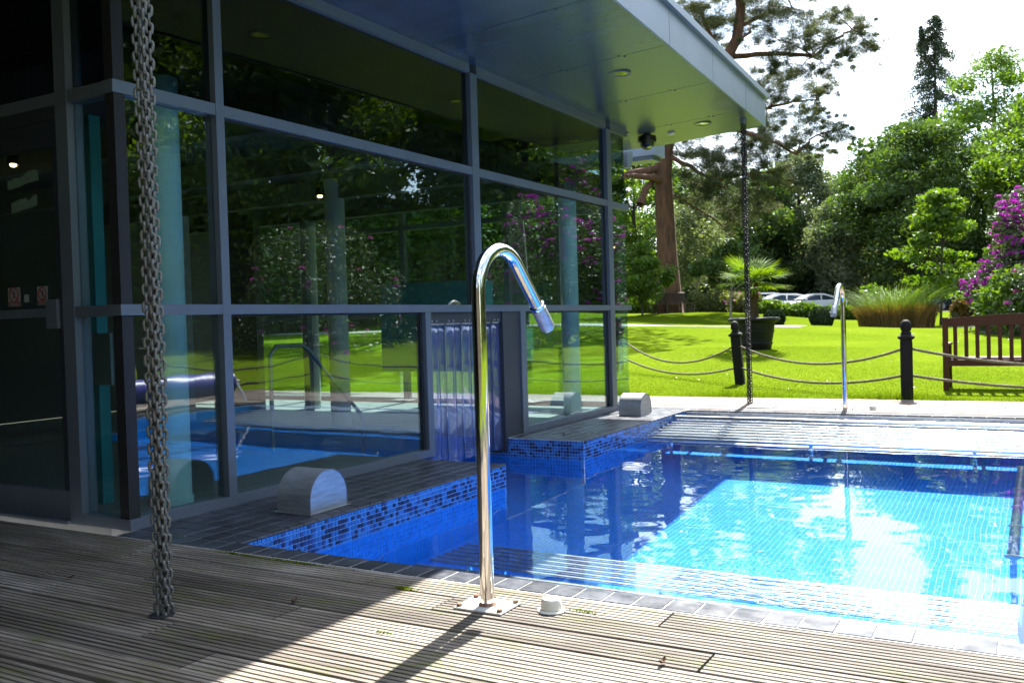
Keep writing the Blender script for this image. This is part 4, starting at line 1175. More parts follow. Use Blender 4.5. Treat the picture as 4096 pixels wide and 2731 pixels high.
def hedge(name, label, pts, w, h, leaf, n, size, seed, cat='hedge', flowers=None, wob=.25, zoff=0):
    """loose bank of leaves along a line of ground points"""
    rg = np.random.default_rng(seed); pts = [Vector(p) for p in pts]; c = sum(pts, Vector()) / len(pts)
    t_ = thing(name, label, cat, tuple(c)); seg = len(pts) - 1
    u_ = rg.uniform(0, seg, n); i = np.minimum(u_.astype(int), seg - 1); fr = u_ - i
    A = np.array([tuple(p) for p in pts]); base = A[i] * (1 - fr)[:, None] + A[i + 1] * fr[:, None]
    hh = h * (1 + wob * np.sin(u_ * 5.1 + seed) * .6 + wob * np.sin(u_ * 13.7 + seed * 2) * .4)
    an = rg.uniform(0, PI, n); q = rg.uniform(.55, 1.02, n) ** .6
    dirs = A[i + 1] - A[i]; dirs[:, 2] = 0; dirs /= np.linalg.norm(dirs, axis=1)[:, None]; nrm = np.stack([-dirs[:, 1], dirs[:, 0], np.zeros(n)], 1)
    P = base + nrm * (np.cos(an) * w * .5 * q)[:, None] + np.stack([np.zeros(n), np.zeros(n), np.sin(an) ** .6 * hh * q + zoff], 1) + rg.normal(size=(n, 3)) * .05
    P -= np.array(tuple(c))
    V, F = leaf_quads(P, size, .55, .0, rg); link('foliage', np_mesh('foliage', V, F, leaf), t_)
    core = MB()
    for a, b_ in zip(pts[:-1], pts[1:]):
        d = (b_ - a); ang = math.atan2(d.y, d.x)
        core.box((0, -w * .28, -.2), (d.length, w * .28, h * .55), Matrix.Translation(a - c) @ Matrix.Rotation(ang, 4, 'Z'))
    core.build('branches', 'bark_dark', t_, False, False)
    if flowers:
        nf, fm, fs = flowers; k_ = rg.choice(n, nf, replace=False); Q = np.repeat(P[k_], 9, 0) + rg.normal(size=(nf * 9, 3)) * fs * .7 + np.array([0, 0, fs * .5])
        V, F = leaf_quads(Q, fs, .8, 0, rg); link('blossom', np_mesh('blossom', V, F, fm), t_)
    return t_
def W(*ud): return [where(u, d) for u, d in ud]
hedge('border_hedge', 'pale cream green flowering bank behind the birch trunks', W((1588, 50), (1650, 50), (1705, 49)), 2.0, 1.15, 'leaf_cream', 16000, .12, 21)
hedge('azalea', 'pink flowering azalea at the end of the pale bank', W((1690, 47), (1735, 46)), 1.4, 1.0, 'leaf_cream', 5000, .11, 22, 'shrub', (45, 'petal_pink', .10))
hedge('low_hedge', 'low bright green laurel hedge in front of the white cars', W((1735, 46), (1790, 46), (1850, 46.5), (1930, 47), (1965, 47)), 1.1, .62, 'leaf_lime', 12000, .13, 23)
hedge('low_hedge', 'low bright hedge behind the tree seat', W((1440, 52), (1500, 52), (1570, 52)), 1.2, .9, 'leaf_lime', 9000, .14, 24)
hedge('red_shrub', 'small reddish leaved shrub right of the ornamental grass', W((2195, 42), (2245, 42)), 1.2, .95, 'leaf_red', 5000, .11, 25, 'shrub')
hedge('low_hedge', 'green hedge at the right end of the car park', W((2240, 44), (2330, 42), (2420, 42)), 1.6, 1.4, 'leaf_lime', 9000, .14, 26)

# ornamental grass clump
gp = where(2058, 37.5); gc = thing('grass_clump', 'big ornamental grass clump with dry brown base on the lawn', 'ornamental grass', gp)
def blades(n, R_, hmin, hmax, wd_, lean, rg, segs=3):
    a = rg.uniform(0, 2 * PI, n); q = np.sqrt(rg.uniform(0, 1, n)) * R_; P = np.stack([q * np.cos(a) * 1.0, q * np.sin(a) * .8, np.zeros(n)], 1)
    h = rg.uniform(hmin, hmax, n); da = a + rg.normal(0, .7, n); le = (lean * (q / R_) + rg.uniform(.05, .25, n)) * h
    D = np.stack([np.cos(da), np.sin(da), np.zeros(n)], 1); Sd = np.stack([-np.sin(da + rg.normal(0, 1, n)), np.cos(da), np.zeros(n)], 1)
    V = []
    for k_ in range(segs + 1):
        t_ = k_ / segs; c = P + D * (le * t_ ** 2)[:, None]; c[:, 2] += h * (t_ - .22 * t_ ** 3 * np.minimum(1, le / h * 1.6))
        w_ = wd_ * (1 - t_ * .92); V += [c - Sd * w_, c + Sd * w_]
    V = np.stack(V, 1).reshape(-1, 3); m_ = 2 * (segs + 1); F = []
    base = np.arange(n) * m_
    for k_ in range(segs): F.append(np.stack([base + 2 * k_, base + 2 * k_ + 1, base + 2 * k_ + 3, base + 2 * k_ + 2], 1))
    return V, np.concatenate(F)
rg_ = np.random.default_rng(31)
V, F = blades(6000, 1.4, .75, 1.25, .014, .22, rg_, 2); stuff(link('dry_base', np_mesh('dry_base', V, F, 'blade_dry'), gc))
V, F = blades(1300, 1.0, 1.3, 2.35, .015, .75, rg_, 5); stuff(link('green_blade', np_mesh('green_blade', V, F, 'blade_reed'), gc))
MB().lathe([(1.75, .0), (1.7, .03), (.1, .08)], 24).build('soil_bed', 'soil', gc, True, False)

# ================================================================== grass blades near the deck
rg_ = np.random.default_rng(41)
n = 110000
gx = rg_.uniform(-7.5, 3.2, n); gy = 12.2 + rg_.uniform(0, 1, n) ** 1.5 * 9.0
edge = np.exp(-(gy - 12.2) / .30)
h = rg_.uniform(.006, .019, n) * np.clip(1.2 - (gy - 12.2) / 9, .15, 1) * (1 + 15.0 * edge * (rg_.uniform(0, 1, n) ** 1.5) * (.5 + .5 * np.sin(gx * 3.1)) )
z = ground(gx, gy); da = rg_.uniform(0, 2 * PI, n); P = np.stack([gx, gy, z], 1)
wd_ = .0030 + .0004 * (gy - 12)
D = np.stack([np.cos(da), np.sin(da), np.zeros(n)], 1) * wd_[:, None]
T = P + np.stack([rg_.normal(0, .35, n) * h, rg_.normal(0, .35, n) * h, h], 1)
V = np.stack([P - D, P + D, T], 1).reshape(-1, 3)
stuff(tag(link('grass', np_mesh('grass', V, np.arange(3 * n).reshape(-1, 3), 'blade_grass')), 'fringe of short grass blades along the far deck', 'grass'))
# daisies
n = 150; gx = rg_.uniform(-7, 1, n); gy = 12.8 + rg_.uniform(0, 1, n) ** 1.2 * 16; P = np.stack([gx, gy, ground(gx, gy) + .05], 1)
V, F = leaf_quads(P, .022, 1.0, 0, rg_, 3.0)
stuff(tag(link('daisy_sprinkle', np_mesh('daisy_sprinkle', V, F, 'white_paint')), 'tiny white daisies sprinkled over the lawn', 'daisies'))

# ================================================================== scots pine with seat
PB = at(1541, 716, 46); PB = Vector((PB.x, PB.y, G(PB.x, PB.y)))
pine = thing('pine_tree', 'tall scots pine with reddish trunk and spreading limbs beyond the lawn', 'tree', tuple(PB))
def PP(u, v, dep): return at(u, v, dep) - PB
b = MB()
tr = [Vector((0, 0, -.2)), PP(1540, 690, 46), PP(1533, 600, 46), PP(1527, 480, 46), PP(1523, 400, 46), PP(1528, 330, 46), PP(1548, 270, 46), PP(1600, 200, 46.3), PP(1660, 150, 46.5), PP(1692, 90, 46.5), PP(1702, 20, 46.5), PP(1690, -60, 46.5), PP(1700, -160, 46.5)]
b.tube([tuple(p) for p in tr], [.78, .58, .50, .46, .43, .41, .38, .34, .30, .27, .24, .18, .08], 14)
b.build('trunk', 'pine_bark', pine, 'all', False)
LIMBS = [((1527, 420, 46), (1440, 405, 44.5), .20), ((1523, 385, 46), (1400, 420, 45), .22), ((1530, 320, 46), (1490, 300, 46), .3),
         ((1470, 470, 45), (1510, 380, 46), .2),
         ((1685, 130, 46.5), (1870, 130, 44), .15), ((1870, 130, 44), (1960, 70, 43), .10), ((1660, 155, 46.5), (1600, 20, 47), .12), ((1540, 310, 46), (1700, 300, 43), .19), ((1700, 300, 43), (1830, 355, 42), .11), ((1830, 355, 42), (1880, 310, 41), .07),
         ((1530, 360, 46), (1640, 420, 44), .13), ((1640, 420, 44), (1730, 400, 43), .08), ((1600, 200, 46.3), (1760, 250, 48), .13), ((1760, 250, 48), (1880, 230, 48), .08), ((1700, 60, 46.5), (1820, 20, 47), .12), ((1690, 100, 46.5), (1740, 60, 49), .10), ((1526, 440, 46), (1660, 520, 47), .09), ((1660, 520, 47), (1740, 480, 47), .05), ((1700, 0, 46), (1620, -40, 45), .1)]
lb_ = MB()
for p0, p1, r_ in LIMBS: limb(lb_, PP(*p0), PP(*p1), r_, r_ * .5, .12, 6, .25, 7)
PADS = [(1590, 20, 46, 62), (1560, -10, 46, 60), (1650, 30, 48, 55), (1740, 20, 47, 60), (1800, 30, 46, 60), (1860, 40, 45, 55), (1920, 30, 45, 34), (1760, 80, 45, 45), (1840, 92, 44, 50), (1900, 95, 43, 45), (1960, 85, 43, 46), (2005, 105, 43, 34), (1985, 60, 43, 26),
        (1700, 60, 49, 50), (1640, 90, 48, 50), (1610, 60, 47, 45), (1770, 140, 46, 45), (1830, 160, 45, 48), (1890, 155, 44, 36), (1940, 130, 43, 26), (1800, 210, 48, 48), (1860, 225, 48, 42), (1900, 200, 47, 25), (1750, 190, 47, 40), (1760, 250, 47, 45), (1820, 262, 47, 40), (1880, 272, 46, 30),
        (1840, 320, 42, 44), (1890, 310, 41, 36), (1935, 300, 41, 26), (1790, 330, 43, 45), (1900, 345, 42, 24), (1740, 320, 44, 50), (1690, 345, 44, 52), (1640, 350, 45, 50), (1590, 370, 45, 52), (1560, 330, 46, 40), (1600, 420, 45, 45), (1650, 400, 44, 55), (1710, 400, 43, 50), (1760, 385, 43, 45), (1740, 440, 44, 44), (1680, 450, 45, 50), (1630, 460, 45, 45), (1690, 500, 46, 42), (1730, 480, 46, 40), (1500, 330, 47, 38), (1470, 300, 47, 40), (1800, 400, 44, 36), (1580, 300, 46, 40), (1660, 250, 47, 40), (1700, 210, 48, 40), (1610, 250, 47, 50), (1560, 200, 47, 60), (1720, -60, 46, 80), (1640, -80, 46, 80), (1800, -50, 46, 70), (1760, 300, 49, 50)]
rg_ = np.random.default_rng(51); PT = []
for (u, v, d, rp) in PADS:
    c = PP(u, v, d); R_ = rp * d / FPX
    for q in range(18):
        cc = np.array(tuple(c)) + rg_.normal(size=3) * np.array([R_ * .62, R_ * .8, R_ * .42])
        rr_ = R_ * rg_.uniform(.20, .52)
        PT.append(blob(int(250 * (R_ / 1.0) ** 1.2), cc, (rr_, rr_, rr_ * rg_.uniform(.5, .85)), rg_, .1))
    src = min(LIMBS, key=lambda l: (PP(*l[1]) - c).length); s0 = PP(*src[1])
    if (s0 - c).length < 4.5: limb(lb_, s0, c, .045, .015, .1, 4, .2, 5)
lb_.build('limb_work', 'pine_bark', pine, 'all', False)
PT = np.concatenate(PT); V, F = leaf_quads(PT, .16, .12, -.1, rg_); link('crown', np_mesh('crown', V, F, 'leaf_pine'), pine)
# seat round the trunk
st = thing('tree_seat', 'octagonal slatted wooden seat built round the pine trunk', 'bench', tuple(PB))
for k_ in range(8):
    a0 = k_ * PI / 4 + .2; a1 = a0 + PI / 4
    for j in range(3):
        r0, r1 = .80 + j * .135, .80 + j * .135 + .12
        MB().poly_prism([(r0 * math.cos(a0), r0 * math.sin(a0)), (r1 * math.cos(a0), r1 * math.sin(a0)), (r1 * math.cos(a1), r1 * math.sin(a1)), (r0 * math.cos(a1), r0 * math.sin(a1))], .43, .46).build('seat_board', 'bench_grey', st, False, False)
    for r_ in (.82, 1.14): MB().box((r_ * math.cos(a0) - .03, r_ * math.sin(a0) - .03, -.1), (r_ * math.cos(a0) + .03, r_ * math.sin(a0) + .03, .43)).build('leg', 'bench_grey', st, False, False)
    c0 = Vector((.78 * math.cos(a0), .78 * math.sin(a0), .5)); c1 = Vector((.78 * math.cos(a1), .78 * math.sin(a1), .5))
    for q in range(5):
        p = c0.lerp(c1, (q + .5) / 5); tp = p * .86; tp.z = .95
        MB().tube([tuple(p), tuple(tp)], .028, 4).build('back_slat', 'bench_grey', st, False, False)
    r_ = .68; MB().tube([(r_ * math.cos(a0), r_ * math.sin(a0), .96), (r_ * math.cos(a1), r_ * math.sin(a1), .96)], .035, 4).build('back_rail', 'bench_grey', st, False, False)

# ================================================================== cars
def car(name, label, loc, rz, paint, kind):
    t_ = thing(name, label, 'car', loc, rz)
    Lh = 2.25; W_ = .89
    if kind == 'coupe': roof = [(-1.95, .92), (-1.2, 1.18), (-.55, 1.37), (.1, 1.38), (.55, 1.28), (1.25, .93)]
    elif kind == 'suv': roof = [(-2.1, 1.0), (-1.95, 1.48), (-1.2, 1.60), (.0, 1.62), (.45, 1.52), (1.15, 1.05)]
    else: roof = [(-2.05, .98), (-1.8, 1.30), (-1.1, 1.44), (.1, 1.46), (.6, 1.34), (1.25, .96)]
    # body: cross sections along x, front at +x
    secs = [(-2.25, .50, .30, .80, .80), (-2.2, .42, .26, .90, .86), (-1.9, .98 if kind != 'coupe' else .93, .22, .98, .89), (-1.0, .97, .20, .97, .90), (0, .95, .20, .95, .90), (1.0, .93, .20, .93, .89), (1.3, .90, .20, .90, .88), (1.9, .80, .24, .80, .86), (2.2, .62, .30, .66, .78), (2.3, .45, .36, .52, .66)]
    b = MB(); n = 10
    for (x, zs_, zb, zt_, w) in secs:
        zt_ = max(zt_, zb + .1)
        pr = [(-w * .8, zb), (-w, zb + .12), (-w, zb + (zt_ - zb) * .6), (-w * .96, zt_ - .05), (-w * .84, zt_), (w * .84, zt_), (w * .96, zt_ - .05), (w, zb + (zt_ - zb) * .6), (w, zb + .12), (w * .8, zb)]
        b.v += [(x, y, z) for y, z in pr]
    for i in range(len(secs) - 1):
        for j in range(n):
            a = i * n + j; a2 = i * n + (j + 1) % n; b.face((a, a + n, a2 + n, a2))
    b.face(list(range(n))); b.face([(len(secs) - 1) * n + j for j in reversed(range(n))])
    b.build('body', paint, t_, True, False)
    # roof and pillars
    c = MB(); k_ = len(roof)
    for x, z in roof:
        w = .84 if z < 1.1 else .62
        if z < 1.1: c.v += [(x, -w, z - .02), (x, -w * .9, z), (x, w * .9, z), (x, w, z - .02)]
        else: c.v += [(x, -w - .06, z - .10), (x, -w, z), (x, w, z), (x, w + .06, z - .10)]
    for i in range(k_ - 1):
        for j in range(3): c.face((i * 4 + j, i * 4 + j + 1, i * 4 + j + 5, i * 4 + j + 4))
    r_o = c.build('roof', paint, t_, True, False)
    md = r_o.modifiers.new('thickness', 'SOLIDIFY'); md.thickness = .03
    # glass house: side, front and rear windows
    for s_ in (-1, 1):
        g_ = MB(); top = [(x, z - .12) for x, z in roof if z > 1.1]; lo = .93
        g_.v = [(x, s_ * .675, z + .02) for x, z in top] + [(roof[0][0] + .25, s_ * .83, lo), (roof[-1][0] - .12, s_ * .83, lo)]
        m_ = len(top); idx = list(range(m_)) + [m_ + 1, m_]
        g_.face(idx if s_ < 0 else list(reversed(idx))); sw = g_.build('side_window', 'car_glass', t_, False, False)
        bpx = -.35
        link('pillar', MB().box((bpx, s_ * .80 - .045, .93), (bpx + .09, s_ * .80 + .02, 1.0)).box((bpx, s_ * .71 - .05, .99), (bpx + .09, s_ * .72 + .03, 1.34)).mesh('pillar', paint), sw)
        MB().bbox((.85, s_ * .90 - .09 * (s_ < 0), .93), (1.03, s_ * .90 + .09 * (s_ > 0) + (.0), 1.06), .02).build('mirror', paint, t_, False, False)
        MB().bbox((2.02, s_ * .60 - .16, .56), (2.262, s_ * .60 + .16, .70), .03).build('headlight', 'car_lamp', t_, False, False)
        for wx_ in (-1.38, 1.40):
            wv = MB(); 
            wv.tube([(wx_, s_ * .70, .32), (wx_, s_ * .905, .32)], .325, 20); w_o = wv.build('wheel', 'rubber_black', t_, True, False)
            link('rim', MB().tube([(wx_, s_ * .89, .32), (wx_, s_ * .913, .32)], .215, 14).mesh('rim', 'car_lamp'), w_o)
    p0, p1 = roof[-2], roof[-1]; MB().quad((p0[0] + .06, -.60, p0[1] - .02), (p0[0] + .06, .60, p0[1] - .02), (p1[0] + .05, .78, p1[1] + .012), (p1[0] + .05, -.78, p1[1] + .012)).build('windscreen', 'car_glass', t_, False, False)
    p0, p1 = roof[1], roof[0]; MB().quad((p0[0] - .03, .58, p0[1] + .0), (p0[0] - .03, -.58, p0[1] + .0), (p1[0] - .04, -.74, p1[1] + .02), (p1[0] - .04, .74, p1[1] + .02)).build('rear_window', 'car_glass', t_, False, False)
    MB().bbox((2.20, -.36, .42), (2.312, .36, .58), .01).build('grille', 'car_grille', t_, False, False)
    return t_
def carp(u, d): p = at(u, 740, d); return (p.x, p.y, G(p.x, p.y) + .02)
car('parked_car', 'white coupe parked nearest behind the low hedge', carp(1868, 68), math.radians(217), 'car_white', 'coupe')
car('parked_car', 'white hatchback parked between the coupe and the palm', carp(1790, 70), math.radians(217), 'car_white', 'hatch')
car('parked_car', 'white car half hidden by the planter palm', carp(1738, 72), math.radians(217), 'car_white', 'suv')
car('parked_car', 'dark car parked behind the red leaved shrub', carp(2205, 64), math.radians(200), 'car_dark', 'hatch')
car('parked_car', 'silver blue car at the right of the garden seen in the glass', gz((22, 52)), math.radians(150), 'car_lamp', 'hatch')

# ================================================================== trees
T = lambda u, d: where(u, d)
def H(u, v, d): p = at(u, v, d); return p.z - G(p.x, p.y)
make_tree('birch_tree', 'slender weeping birch with pale thin trunk by the tree seat', T(1606, 53), H(1606, 470, 53), 2.0, .07, 'leaf_grey', 'bark_pale', 'oval', 46, 260, .75, .15, .5, .30, 61, flat=1.5)
make_tree('young_tree', 'small pale stemmed tree left of the palm', T(1678, 40), H(1678, 560, 40), 1.25, .06, 'leaf_mid', 'bark_pale', 'round', 26, 260, .5, .14, .2, .45, 62)
make_tree('young_tree', 'small bright leafy tree beside the glass corner', T(1476, 42), H(1478, 560, 42), 1.15, .05, 'leaf_lime', 'bark_dark', 'oval', 30, 240, .5, .14, .2, .2, 63)
make_tree('lime_tree', 'bright yellow green tree behind the pine trunk', T(1455, 62), H(1460, 330, 62), 4.2, .25, 'leaf_lime', 'bark_dark', 'round', 80, 260, 1.2, .26, .1, .12, 64)
make_tree('maple_tree', 'young bright green maple with tiered branches right of the grass clump', T(2160, 40), H(2160, 425, 40), 2.3, .06, 'leaf_lime', 'bark_dark', 'cone', 60, 85, .62, .19, .15, .13, 65, flat=.35, aspect=.8)
make_tree('beech_tree', 'broad green tree under the tall spruce', T(2110, 72), H(2120, 275, 72), 6.0, .45, 'leaf_mid', 'bark_dark', 'oval', 150, 300, 1.5, .30, .15, .06, 66)
make_tree('ash_tree', 'tall airy light green tree at the right behind the spruce', T(2295, 84), H(2290, 105, 84), 5.2, .45, 'leaf_lime', 'bark_dark', 'round', 95, 230, 1.5, .30, .1, .25, 67)
make_tree('ash_tree', 'leafy tree filling the right edge behind the rhododendron', T(2375, 66), H(2380, 240, 66), 4.8, .4, 'leaf_mid', 'bark_dark', 'oval', 100, 240, 1.4, .28, .1, .1, 68)
make_tree('sycamore_tree', 'grey green tall tree behind the white cars', T(1845, 84), H(1850, 345, 84), 4.4, .35, 'leaf_grey', 'bark_dark', 'oval', 100, 260, 1.3, .28, .2, .12, 69)
make_tree('sycamore_tree', 'dark green tree between the palm and the cars', T(1745, 82), H(1740, 380, 82), 4.2, .35, 'leaf_mid', 'bark_dark', 'oval', 90, 260, 1.3, .28, .1, .1, 70)
make_tree('sycamore_tree', 'mid green tree left of the palm far behind the lawn', T(1640, 78), H(1640, 400, 78), 4.2, .35, 'leaf_mid', 'bark_dark', 'oval', 90, 260, 1.3, .28, .1, .08, 71)
make_tree('yew_tree', 'dark narrow conifer left of the broad beech', T(2005, 86), H(2000, 350, 86), 2.8, .3, 'leaf_dark', 'bark_dark', 'cone', 130, 300, 1.0, .26, .3, .02, 72)
make_tree('yew_tree', 'second dark conifer beside the narrow one', T(2050, 92), H(2050, 330, 92), 3.0, .3, 'leaf_dark', 'bark_dark', 'cone', 120, 300, 1.1, .26, .3, .02, 73)
make_tree('willow_tree', 'silvery drooping shrub tree over the coupe', T(1925, 76), H(1925, 470, 76), 2.6, .2, 'leaf_grey', 'bark_dark', 'oval', 60, 260, 1.0, .24, .6, .08, 74, flat=1.2)
make_tree('birch_tree', 'thin tall birch rising behind the dark trees', T(1800, 95), H(1810, 375, 95), 3.2, .2, 'leaf_grey', 'bark_pale', 'oval', 60, 220, 1.2, .3, .3, .25, 75, flat=1.2)
make_tree('lime_tree', 'bright tree glimpsed between the dark conifers', T(1950, 98), H(1945, 400, 98), 3.6, .3, 'leaf_lime', 'bark_dark', 'oval', 70, 230, 1.3, .3, .1, .1, 76)
make_tree('beech_tree', 'green tree behind the left trees', T(1560, 92), H(1560, 380, 92), 5.0, .4, 'leaf_mid', 'bark_dark', 'oval', 90, 240, 1.5, .32, .1, .05, 77)
# tall spruce with forked top and hanging twigs
def spruce(label, p, h, R_, seed, fork=True):
    r = random.Random(seed); rg = np.random.default_rng(seed); t_ = thing('spruce_tree', label, 'tree', p)
    b = MB(); b.tube([(0, 0, -.2), (0, 0, h * .5), (.1, 0, h * .97)], [.42, .26, .04], 9)
    if fork: b.tube([(0, 0, h * .80), (-.9, .1, h * .86), (-1.15, .1, h * .955)], [.14, .10, .03], 7)
    PT = []
    for i in range(220):
        z = h * (.20 + .79 * (i / 219)); w = R_ * (1 - z / h) ** .62 * r.uniform(.55, 1.1) + .18
        a = r.uniform(0, 2 * PI); tip = Vector((w * math.cos(a), w * math.sin(a), z - w * .28))
        limb(b, (0, 0, z), tip, .05, .012, .12, 3, .05, 4, r)
        n = int(90 + 150 * w / R_); s_ = rg.uniform(.15, 1, n); P = np.outer(s_, np.array([tip.x, tip.y, tip.z - z])) + np.array([0, 0, z]); P += rg.normal(size=(n, 3)) * .16; P[:, 2] -= rg.uniform(0, .75, n) * s_ * min(1, w)
        PT.append(P)
    if fork:
        for i in range(26):
            z = h * (.85 + .11 * i / 25); n = 60; P = rg.normal(size=(n, 3)) * np.array([.28, .28, .3]) * (1.25 - i / 25) + np.array([-1.0 - .2 * i / 25, .1, z]); PT.append(P)
    b.build('trunk', 'bark_dark', t_, 'all', False)
    V, F = leaf_quads(np.concatenate(PT), .30, .30, .7, rg); link('crown', np_mesh('crown', V, F, 'leaf_spruce'), t_)
    return t_
spruce('very tall dark spruce with forked top above the other trees', T(2157, 96), H(2155, 35, 96), 7.2, 81)
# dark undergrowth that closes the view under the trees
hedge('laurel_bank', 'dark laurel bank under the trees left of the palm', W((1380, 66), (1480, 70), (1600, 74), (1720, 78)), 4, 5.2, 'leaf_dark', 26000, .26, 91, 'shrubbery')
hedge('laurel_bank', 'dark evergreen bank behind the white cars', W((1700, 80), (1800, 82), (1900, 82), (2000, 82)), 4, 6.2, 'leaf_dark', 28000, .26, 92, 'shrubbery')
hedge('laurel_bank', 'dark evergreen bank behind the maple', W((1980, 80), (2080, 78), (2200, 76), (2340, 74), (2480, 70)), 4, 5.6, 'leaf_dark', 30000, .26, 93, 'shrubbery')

hedge('laurel_bank', 'tall leafy bank closing the garden behind the glass house', W((420, 38), (620, 40), (820, 43), (1000, 46), (1120, 52), (1250, 58), (1400, 66)), 4, 9.5, 'leaf_mid', 100000, .26, 94, 'shrubbery')
# ================================================================== rhododendrons
def rhodo(label, p, R_, h, seed, nf=90, fm='petal_purple', n=26000, side=None):
    rg = np.random.default_rng(seed); t_ = thing('rhododendron', label, 'shrub', p)
    cl = []
    for i in range(46):
        v = unit(1, rg)[0]; v[2] = abs(v[2]); q = rg.uniform(.55, .92); cl.append(v * q * np.array([R_, R_, h]) * np.array([1, 1, .92]) + np.array([0, 0, .15]))
    P = np.concatenate([blob(n // 46, c, (R_ * .27, R_ * .27, h * .17), rg, .5) for c in cl])
    V, F = leaf_quads(P, .13, .42, .0, rg, .6); link('foliage', np_mesh('foliage', V, F, 'leaf_rhodo'), t_)
    b = MB()
    for c in cl[::3]: limb(b, (0, 0, -.1), c, .05, .015, 0, 4, .15, 5)
    b.build('branches', 'bark_dark', t_, 'all', False)
    # trusses of blossom on the outside
    cand = P[rg.choice(len(P), nf * 5, replace=False)]; out = np.linalg.norm(cand / np.array([R_, R_, h]), axis=1)
    if side is not None:
        out = out + .45 * (cand @ np.array(side)) / R_
    cand = cand[np.argsort(-out)][:nf]; m_ = 26
    Q = np.repeat(cand + np.array([0, 0, .05]), m_, 0); o = unit(len(Q), rg); o[:, 2] = np.abs(o[:, 2]) * .8; Q = Q + o * .075
    V, F = leaf_quads(Q, .075, .85, 0, rg); link('blossom', np_mesh('blossom', V, F, [fm]), t_)
    return t_
rhodo('rhododendron with purple trusses behind the bench at the right edge', gz((.55, 30.5)), 2.3, 4.7, 101, 400, 'petal_purple', 30000, (-1.1, -.5, .4))
rhodo('paler pink rhododendron low beside the purple one', gz((.9, 27.2)), 1.7, 2.9, 102, 60, 'petal_pink', 18000)
rhodo('purple rhododendron on the right side of the garden seen in the glass', gz((4.7, 27.2)), 2.5, 6.4, 103, 260, 'petal_purple', 26000, (-.5, -.8, .2))
rhodo('wide rhododendron at the right of the lawn seen in the glass', gz((12.5, 24.0)), 3.2, 5.0, 104, 60, 'petal_pink', 22000)
# bright laurel sprays in front of it
hedge('laurel', 'fresh yellow green laurel sprays in front of the rhododendron', [gz((-1.2, 28.6)), gz((-.3, 27.3)), gz((.6, 26.2))], 1.0, 1.5, 'leaf_lime', 2600, .17, 105, 'shrub')
# trees on the right and behind the camera, seen in the glass, the chrome and the water
src = make_tree('garden_tree', 'tall green tree at the right of the garden', gz((13, 40)), 17, 5.5, .4, 'leaf_lime', 'bark_dark', 'oval', 120, 300, 1.7, .36, .1, .04, 111)
SIDE = ['first behind the pink rhododendron', 'beside the right shrub bank', 'beyond the silver blue car', 'far to the right of the lawn', 'right of the side deck', 'level with the pool on the right', 'right of the viewer behind the shrubs', 'behind the viewer on the right', 'behind the added dark hedge', 'behind the paved court', 'left of the entrance court', 'left of the glass house', 'behind the glass house', 'in the far left corner', 'right of the purple rhododendron', 'at the right edge behind the ash trees', 'far behind the right lawn']
for i, (x, y, s_) in enumerate([(20, 34, 1.0), (27, 27, 1.1), (21, 47, 1.1), (32, 38, 1.2), (34, 18, 1.0), (36, 4, 1.0), (30, -12, 1.0), (14, -28, 1.0), (-6, -34, 1.1), (-24, -26, 1.0), (-34, -6, 1.0), (-34, 16, 1.0), (-30, 36, 1.0), (-36, 52, 1.1), (8, 56, 1.1), (3, 72, 1.0), (18, 66, 1.2)]):
    c = copytree(src, None, gz((x, y)), i * 1.3); c.scale = (s_, s_, s_); c['label'] = 'tall green tree ' + SIDE[i]; c['group'] = 'trees round the garden'
src['group'] = 'trees round the garden'
hedge('laurel_bank', 'green shrub bank along the right side of the garden', [gz((9, 44)), gz((16, 33)), gz((22, 22)), gz((24, 8)), gz((22, -8))], 3.5, 7.5, 'leaf_lime', 80000, .24, 112, 'shrubbery')
hedge('reflection_hedge', 'unseen tall dark hedge added behind the viewer to darken reflections', [gz((12, -9)), gz((4, -6.5)), gz((-6, -6.0)), gz((-14, -5.5)), gz((-18, -3))], 2.4, 6.5, 'leaf_dark', 110000, .085, 113, 'hedge')  # invented hedge, out of view, to give the side glass a dark reflection
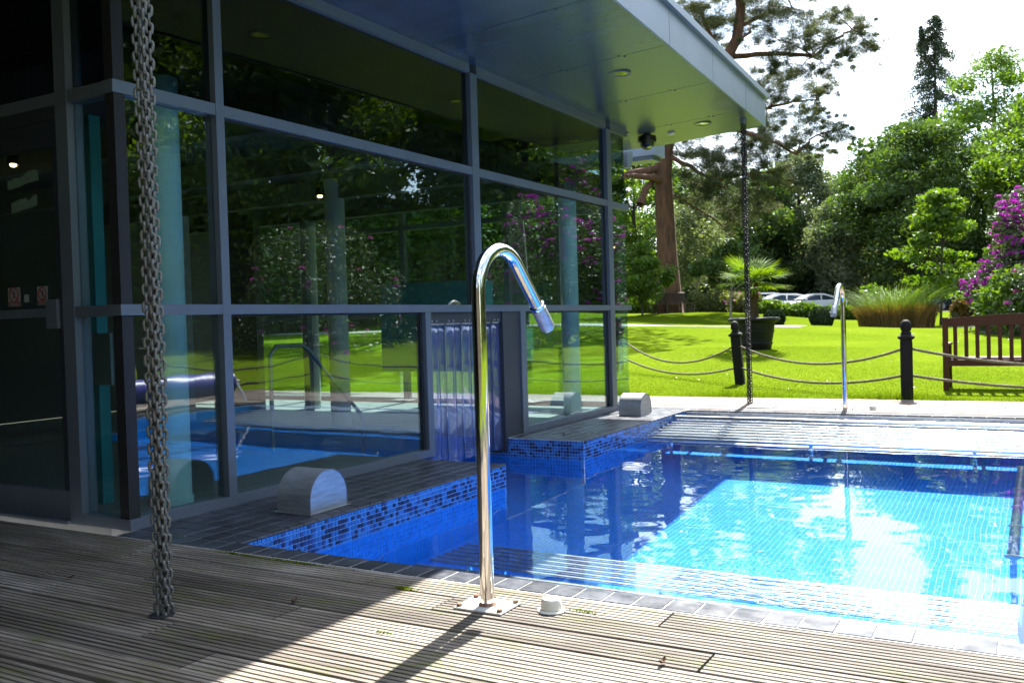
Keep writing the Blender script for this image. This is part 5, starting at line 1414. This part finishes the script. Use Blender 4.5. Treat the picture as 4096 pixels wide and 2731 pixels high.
make_tree('oak_tree', 'wide crowned oak behind the glass house', gz((-18.5, 33)), 22, 8.5, .55, 'leaf_mid', 'bark_dark', 'round', 100, 240, 1.7, .34, .1, .62, 114)

# ================================================================== small growth and litter on the deck
rg_ = np.random.default_rng(201); PT = []
for (x, y, n, sx, sy) in ((-2.31, 3.10, 170, .03, .008), (-1.50, 3.13, 70, .03, .005), (-2.05, 2.62, 50, .02, .004), (-3.05, 3.235, 320, .12, .006), (-3.4, 3.24, 260, .10, .006), (-1.95, 3.16, 60, .02, .005)):
    PT.append(np.stack([x + rg_.normal(0, sx, n), y + rg_.normal(0, sy, n), rg_.uniform(.0, .006, n)], 1))
V, F = leaf_quads(np.concatenate(PT), .008, .7, 0, rg_, .8)
leafmat('moss', (0.16, 0.22, 0.01), (0.09, 0.14, 0.008), 0.4, 5.0, 0.0)
stuff(tag(link('moss', np_mesh('moss', V, F, 'moss')), 'bright green moss along the deck board joints', 'moss'))
simple('dead_leaf', (0.12, 0.06, 0.025), (0.06, 0.03, 0.015), rough=0.8, scale=30)
r = random.Random(77)
lsp = [(-3.95, 7.9, 'curled brown leaf on the slate ledge beside the curtain opening'), (-2.25, 1.95, 'brown leaf on the shaded deck near the chain'), (-1.05, 2.75, 'small brown leaf on the sunlit deck'), (-2.6, 2.75, 'brown leaf on the mossy deck boards'), (-3.8, 2.6, 'brown leaf left of the chain')]
for x, y, lb in lsp:
    a = r.uniform(0, 6); b = MB(); L_ = .022; ca, sa = math.cos(a), math.sin(a); n = 5; P = []
    for i in range(n + 1):
        t_ = i / n - .5; w = .010 * math.cos(t_ * 2.8); zc_ = .004 + .05 * t_ * t_
        for s_ in (-1, 0, 1): P.append(((t_ * 2 * L_) * ca - s_ * w * sa, (t_ * 2 * L_) * sa + s_ * w * ca, zc_ + (.006 if s_ else 0)))
    b.v = P
    for i in range(n):
        for j in range(2): q = i * 3 + j; b.face((q, q + 1, q + 4, q + 3))
    o = b.build('fallen_leaf', 'dead_leaf', None, 'all'); o.location = (x, y, 0.001); tag(o, lb, 'leaf')
